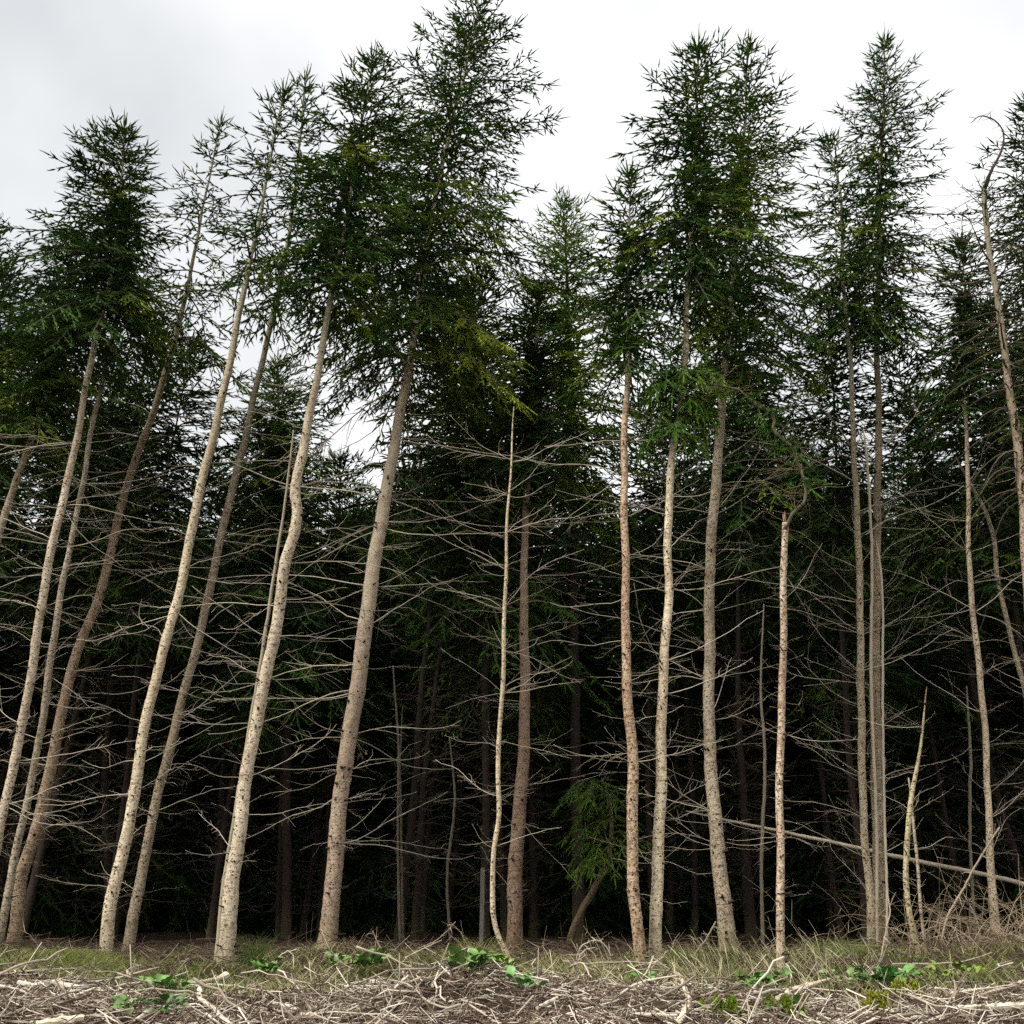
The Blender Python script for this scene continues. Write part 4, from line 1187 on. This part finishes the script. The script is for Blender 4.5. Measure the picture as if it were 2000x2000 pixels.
# dead straw-pale stalks standing among the brash
n = 2600
x = rg.uniform(-6, 6, n); y = rg.uniform(8.2, 11.2, n)
blades(mb, x, y, rg.uniform(.06, .26, n), rg.uniform(.0015, .003, n), rg.uniform(.0, .7, n), np.clip(rg.normal(.93, .08, n), 0, 1), rg)
# tall pale flowering stems leaning left
n = 230
px = np.concatenate([rg.normal(1400, 70, 90), rg.normal(1620, 70, 80), rg.uniform(1050, 1900, 60)])
for q in range(n):
    c = G(px[q], rg.uniform(1885, 1960))
    L = rg.uniform(.18, .5); t = np.linspace(0, 1, 6)
    az = math.pi + rg.normal(0, .8)
    el = rg.uniform(.9, 1.5) - .5 * t
    dv = np.stack([math.cos(az) * np.cos(el), math.sin(az) * np.cos(el), np.sin(el)], -1) * L / 5
    p = c + np.concatenate([[np.zeros(3)], np.cumsum(dv[:-1], 0)])
    V, F = tube(p, [.0022, .002, .0018, .0016, .0035, .001], 3, False)
    mb.add(V, F, 0, rg.uniform(.8, 1))
tag(obj('grass', mb.mesh('grass', [GRASS], False)), 'patchy green and straw-coloured grass below the edge trees', 'grass', kind='stuff')

# moss cushions
def moss(label, px, py, rx, ry, h, seed, color=(1, 1, 1)):
    r = np.random.default_rng(seed)
    c = G(px, py)
    h = h + .12
    mb = MB()
    n = 2600
    a = r.uniform(0, 6.283, n); q = np.sqrt(r.uniform(0, 1, n))
    lob = 1 + .25 * np.sin(3 * a + seed) + .15 * np.sin(7 * a)
    x = q * np.cos(a) * rx * lob; y = q * np.sin(a) * ry * lob
    z = ground_z(c[0] + x, c[1] + y) - c[2] + h * np.sqrt(np.clip(1 - q * q, 0, 1)) * (.7 + .3 * np.sin(9 * x / rx + seed)) 
    d = np.stack([x / rx * .6, y / ry * .6, np.ones(n)], -1) + r.normal(0, .5, (n, 3))
    TV = np.array([[0, -1, 0], [0, 1, 0], [1, .6, .3], [1.2, -.5, -.3]], float); TF = np.array([[0, 1, 2], [0, 2, 3]])
    place(mb, TV, TF, np.stack([x, y, z], -1), d, r.normal(0, 1, (n, 3)), r.uniform(.015, .035, n), .008, 0, np.clip(r.normal(.5, .2, n), 0, 1))
    # solid cushion under the tips
    gr, ga = np.meshgrid(np.linspace(0, 1, 9), np.linspace(0, 2 * math.pi, 25)[:-1])
    lob = 1 + .25 * np.sin(3 * ga + seed) + .15 * np.sin(7 * ga)
    X = gr * np.cos(ga) * rx * lob; Yy = gr * np.sin(ga) * ry * lob
    Z = ground_z(c[0] + X, c[1] + Yy) - c[2] + h * np.sqrt(np.clip(1 - gr * gr, 0, 1)) * (.7 + .3 * np.sin(9 * X / rx + seed)) - .012
    i = (np.arange(24)[:, None] * 9 + np.arange(8)[None]); j = ((np.arange(24)[:, None] + 1) % 24 * 9 + np.arange(8)[None])
    F = np.concatenate([np.stack([i, i + 1, j + 1], -1).reshape(-1, 3), np.stack([i, j + 1, j], -1).reshape(-1, 3)])
    mb.add(np.stack([X, Yy, Z], -1).reshape(-1, 3), F, 0, .35)
    tag(obj('moss_cushion', mb.mesh('moss_cushion', [MOSS], False), None, c, color), label, 'moss', 'moss cushions in the brash')
moss('larger yellow-green moss cushion in the lower right brash', 1768, 1972, .17, .18, .11, 3)
moss('yellow-green moss cushion at the bottom edge, in front of the larger one', 1716, 1998, .10, .14, .09, 4)
moss('dark green moss patch at the bottom edge below the boomerang branch', 1420, 1998, .16, .14, .05, 5, (.55, .75, .7))
moss('olive moss patch at the bottom edge below the knobbly trunk', 1530, 1998, .17, .16, .06, 6, (.6, .75, .6))

# broad-leaved plants: every leaf its own piece
def leaf_proto(seed):
    r = np.random.default_rng(seed)
    nx, ny = 6, 4
    xs = np.linspace(0, 1, nx); V = []
    for i, xx in enumerate(xs):
        w = .34 * math.sin(min(1, xx * 1.05) ** .75 * math.pi) ** .8 + .01
        for j in range(ny + 1):
            v = j / ny * 2 - 1
            V.append([xx, v * w * (1 + .06 * math.sin(i * 5 + j)), .25 * math.sin(xx * 2.2) * .6 + .10 * abs(v) * w / .34 - .35 * xx ** 2 + r.normal(0, .008)])
    V = np.array(V); F = []
    for i in range(nx - 1):
        for j in range(ny):
            a = i * (ny + 1) + j
            F += [[a, a + 1, a + ny + 2], [a, a + ny + 2, a + ny + 1]]
    mb = MB(); mb.add(V, F, 0, r.uniform(.35, .75))
    return mb.mesh('leaf', [LEAF])
LEAVES = [leaf_proto(i) for i in range(6)]
rl = np.random.default_rng(68)
def plant(label, px, py, n, size, color=(1, 1, 1), spread=.09, name='leafy_plant'):
    c = G(px, py + 4)
    root = empty(name, c)
    tag(root, label, 'plant', 'leafy plants on the forest edge')
    for q in range(int(n * 1.5)):
        a = q * 2.4 + rl.normal(0, .3)
        o = obj('leaf', LEAVES[rl.integers(0, 6)], root)
        rr = rl.uniform(0, spread)
        o.location = (rr * math.cos(a) * 1.6, rr * math.sin(a), rl.uniform(.05, .17))
        o.rotation_euler = (rl.normal(0, .3), -rl.uniform(.1, 1.0), a)
        s = 1.15 * size * rl.uniform(.5, 1.25); o.scale = (s, s, s)
        k = rl.uniform(.75, 1.25); o.color = (color[0] * k, color[1] * k, color[2] * k, 1)
plant('leafy green plant left of the thickest trunk, by the rushes', 515, 1908, 22, .09, (.8, .9, .7))
plant('small bright green plant right at the foot of the thickest trunk', 655, 1895, 14, .10)
plant('broad-leaved bright plant right of the thickest trunk', 725, 1896, 18, .14)
plant('big-leaved bright green plant left of the dead sapling foot', 915, 1908, 20, .15)
plant('light green plant directly at the dead sapling foot', 945, 1902, 14, .13)
plant('yellow-green plant just right of the dead sapling foot', 988, 1906, 18, .09, (1.3, 1.15, .6))
plant('fresh green plant in the brash, left part', 300, 1952, 16, .09)
plant('twin of low green leaves touching the fresh plant in the left brash', 336, 1950, 16, .08)
plant('green leaves peeping up at the bottom edge, left of centre', 245, 1999, 12, .08)
plant('dark green leaves at the bottom edge beside the root-like branch', 320, 1999, 12, .08, (.5, .6, .5))
plant('pale green plant low in the grass right of the dead sapling', 1020, 1942, 12, .08, (.9, 1.1, 1.1))
plant('tiny green plant below the close trunk pair', 1247, 1898, 9, .07)
plant('solitary pale leaf rosette in grass under the close pair', 1266, 1938, 8, .07, (.9, 1.2, 1.1))
plant('dark green ferny plant left of the knobbly trunk foot', 1478, 1946, 34, .08, (.5, .75, .4), .16)
plant('bushy green plant right at the knobbly trunk foot', 1512, 1938, 24, .08, (.6, .8, .5), .1)
plant('largest emerald plant between the touching pair and the brash', 1738, 1932, 40, .11, (.75, 1.0, .95), .16)
plant('pale sprig of leaves left of the emerald plant', 1640, 1930, 12, .07, (1, 1, 1))
plant('olive leafy patch right of the emerald plant', 1870, 1915, 30, .07, (1.1, .9, .5), .25)
plant('green bottom-edge leaves beside the olive moss patch', 1545, 1999, 12, .08)

# old fence post inside the wood
c = P(940, 1830, 18.0); c[2] = float(ground_z(c[0], c[1]))
w = 0.045; h = P(940, 1695, 18.0)[2] - c[2]
mb = MB()
zz = np.linspace(-.1, h, 8)
V, F = tube(np.stack([0.01 * np.sin(zz * 2), 0 * zz, zz], -1), w, 4, True, 1 + np.random.default_rng(3).normal(0, .04, (8, 4)))
mb.add(V, F, 0, .6)
ow = tag(obj('fence_post', mb.mesh('fence_post', [POST], False), None, c), 'weathered grey fence post in the dark behind the dead sapling', 'post')
ow.rotation_euler = (0, .01, .6)

# bent young spruce in the gap, its spray and stem dimmed in colour for shade
c = P(1117, 1838, 16.2); c[2] = float(ground_z(c[0], c[1]))
yo = empty('young_spruce', c)
tag(yo, 'bent young spruce with green spray in the dark gap right of centre', 'tree', 'conifers behind the edge row')
mb, ypts = poly_tube('trunk', [(1112, 1850, 16), (1117, 1825, 15), (1135, 1782, 14), (1168, 1724, 12), (1190, 1673, 11), (1196, 1620, 9), (1190, 1560, 7), (1175, 1520, 4)], 16.2, BARK_GREY, 51, 9, 40, .012, base=c)
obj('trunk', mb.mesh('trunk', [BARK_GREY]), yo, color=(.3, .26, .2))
mby = MB()
ry = np.random.default_rng(92)
for q in range(54):
    i = ry.integers(20, 40)
    az = ry.uniform(2.2, 5.2) if q % 3 else ry.uniform(0, 6.28)
    L = ry.uniform(.35, .85); m = 7; t = np.linspace(0, 1, m)
    el = ry.uniform(.1, .6) - 1.5 * t
    dv = np.stack([math.cos(az) * np.cos(el), math.sin(az) * np.cos(el), np.sin(el)], -1) * L / (m - 1)
    p = ypts[i] + np.concatenate([[np.zeros(3)], np.cumsum(dv[:-1], 0)])
    V, F = tube(p, np.linspace(.006, .002, m), 3, False); mby.add(V, F, 1, .5)
    needles_on_branch(mby, ry, p, L, .8, .9, .7, ry.uniform(.45, .7), .1, .014, .10, 0)
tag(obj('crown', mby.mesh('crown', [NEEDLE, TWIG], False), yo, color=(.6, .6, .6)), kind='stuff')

tot = sum(len(m.polygons) for m in bpy.data.meshes)
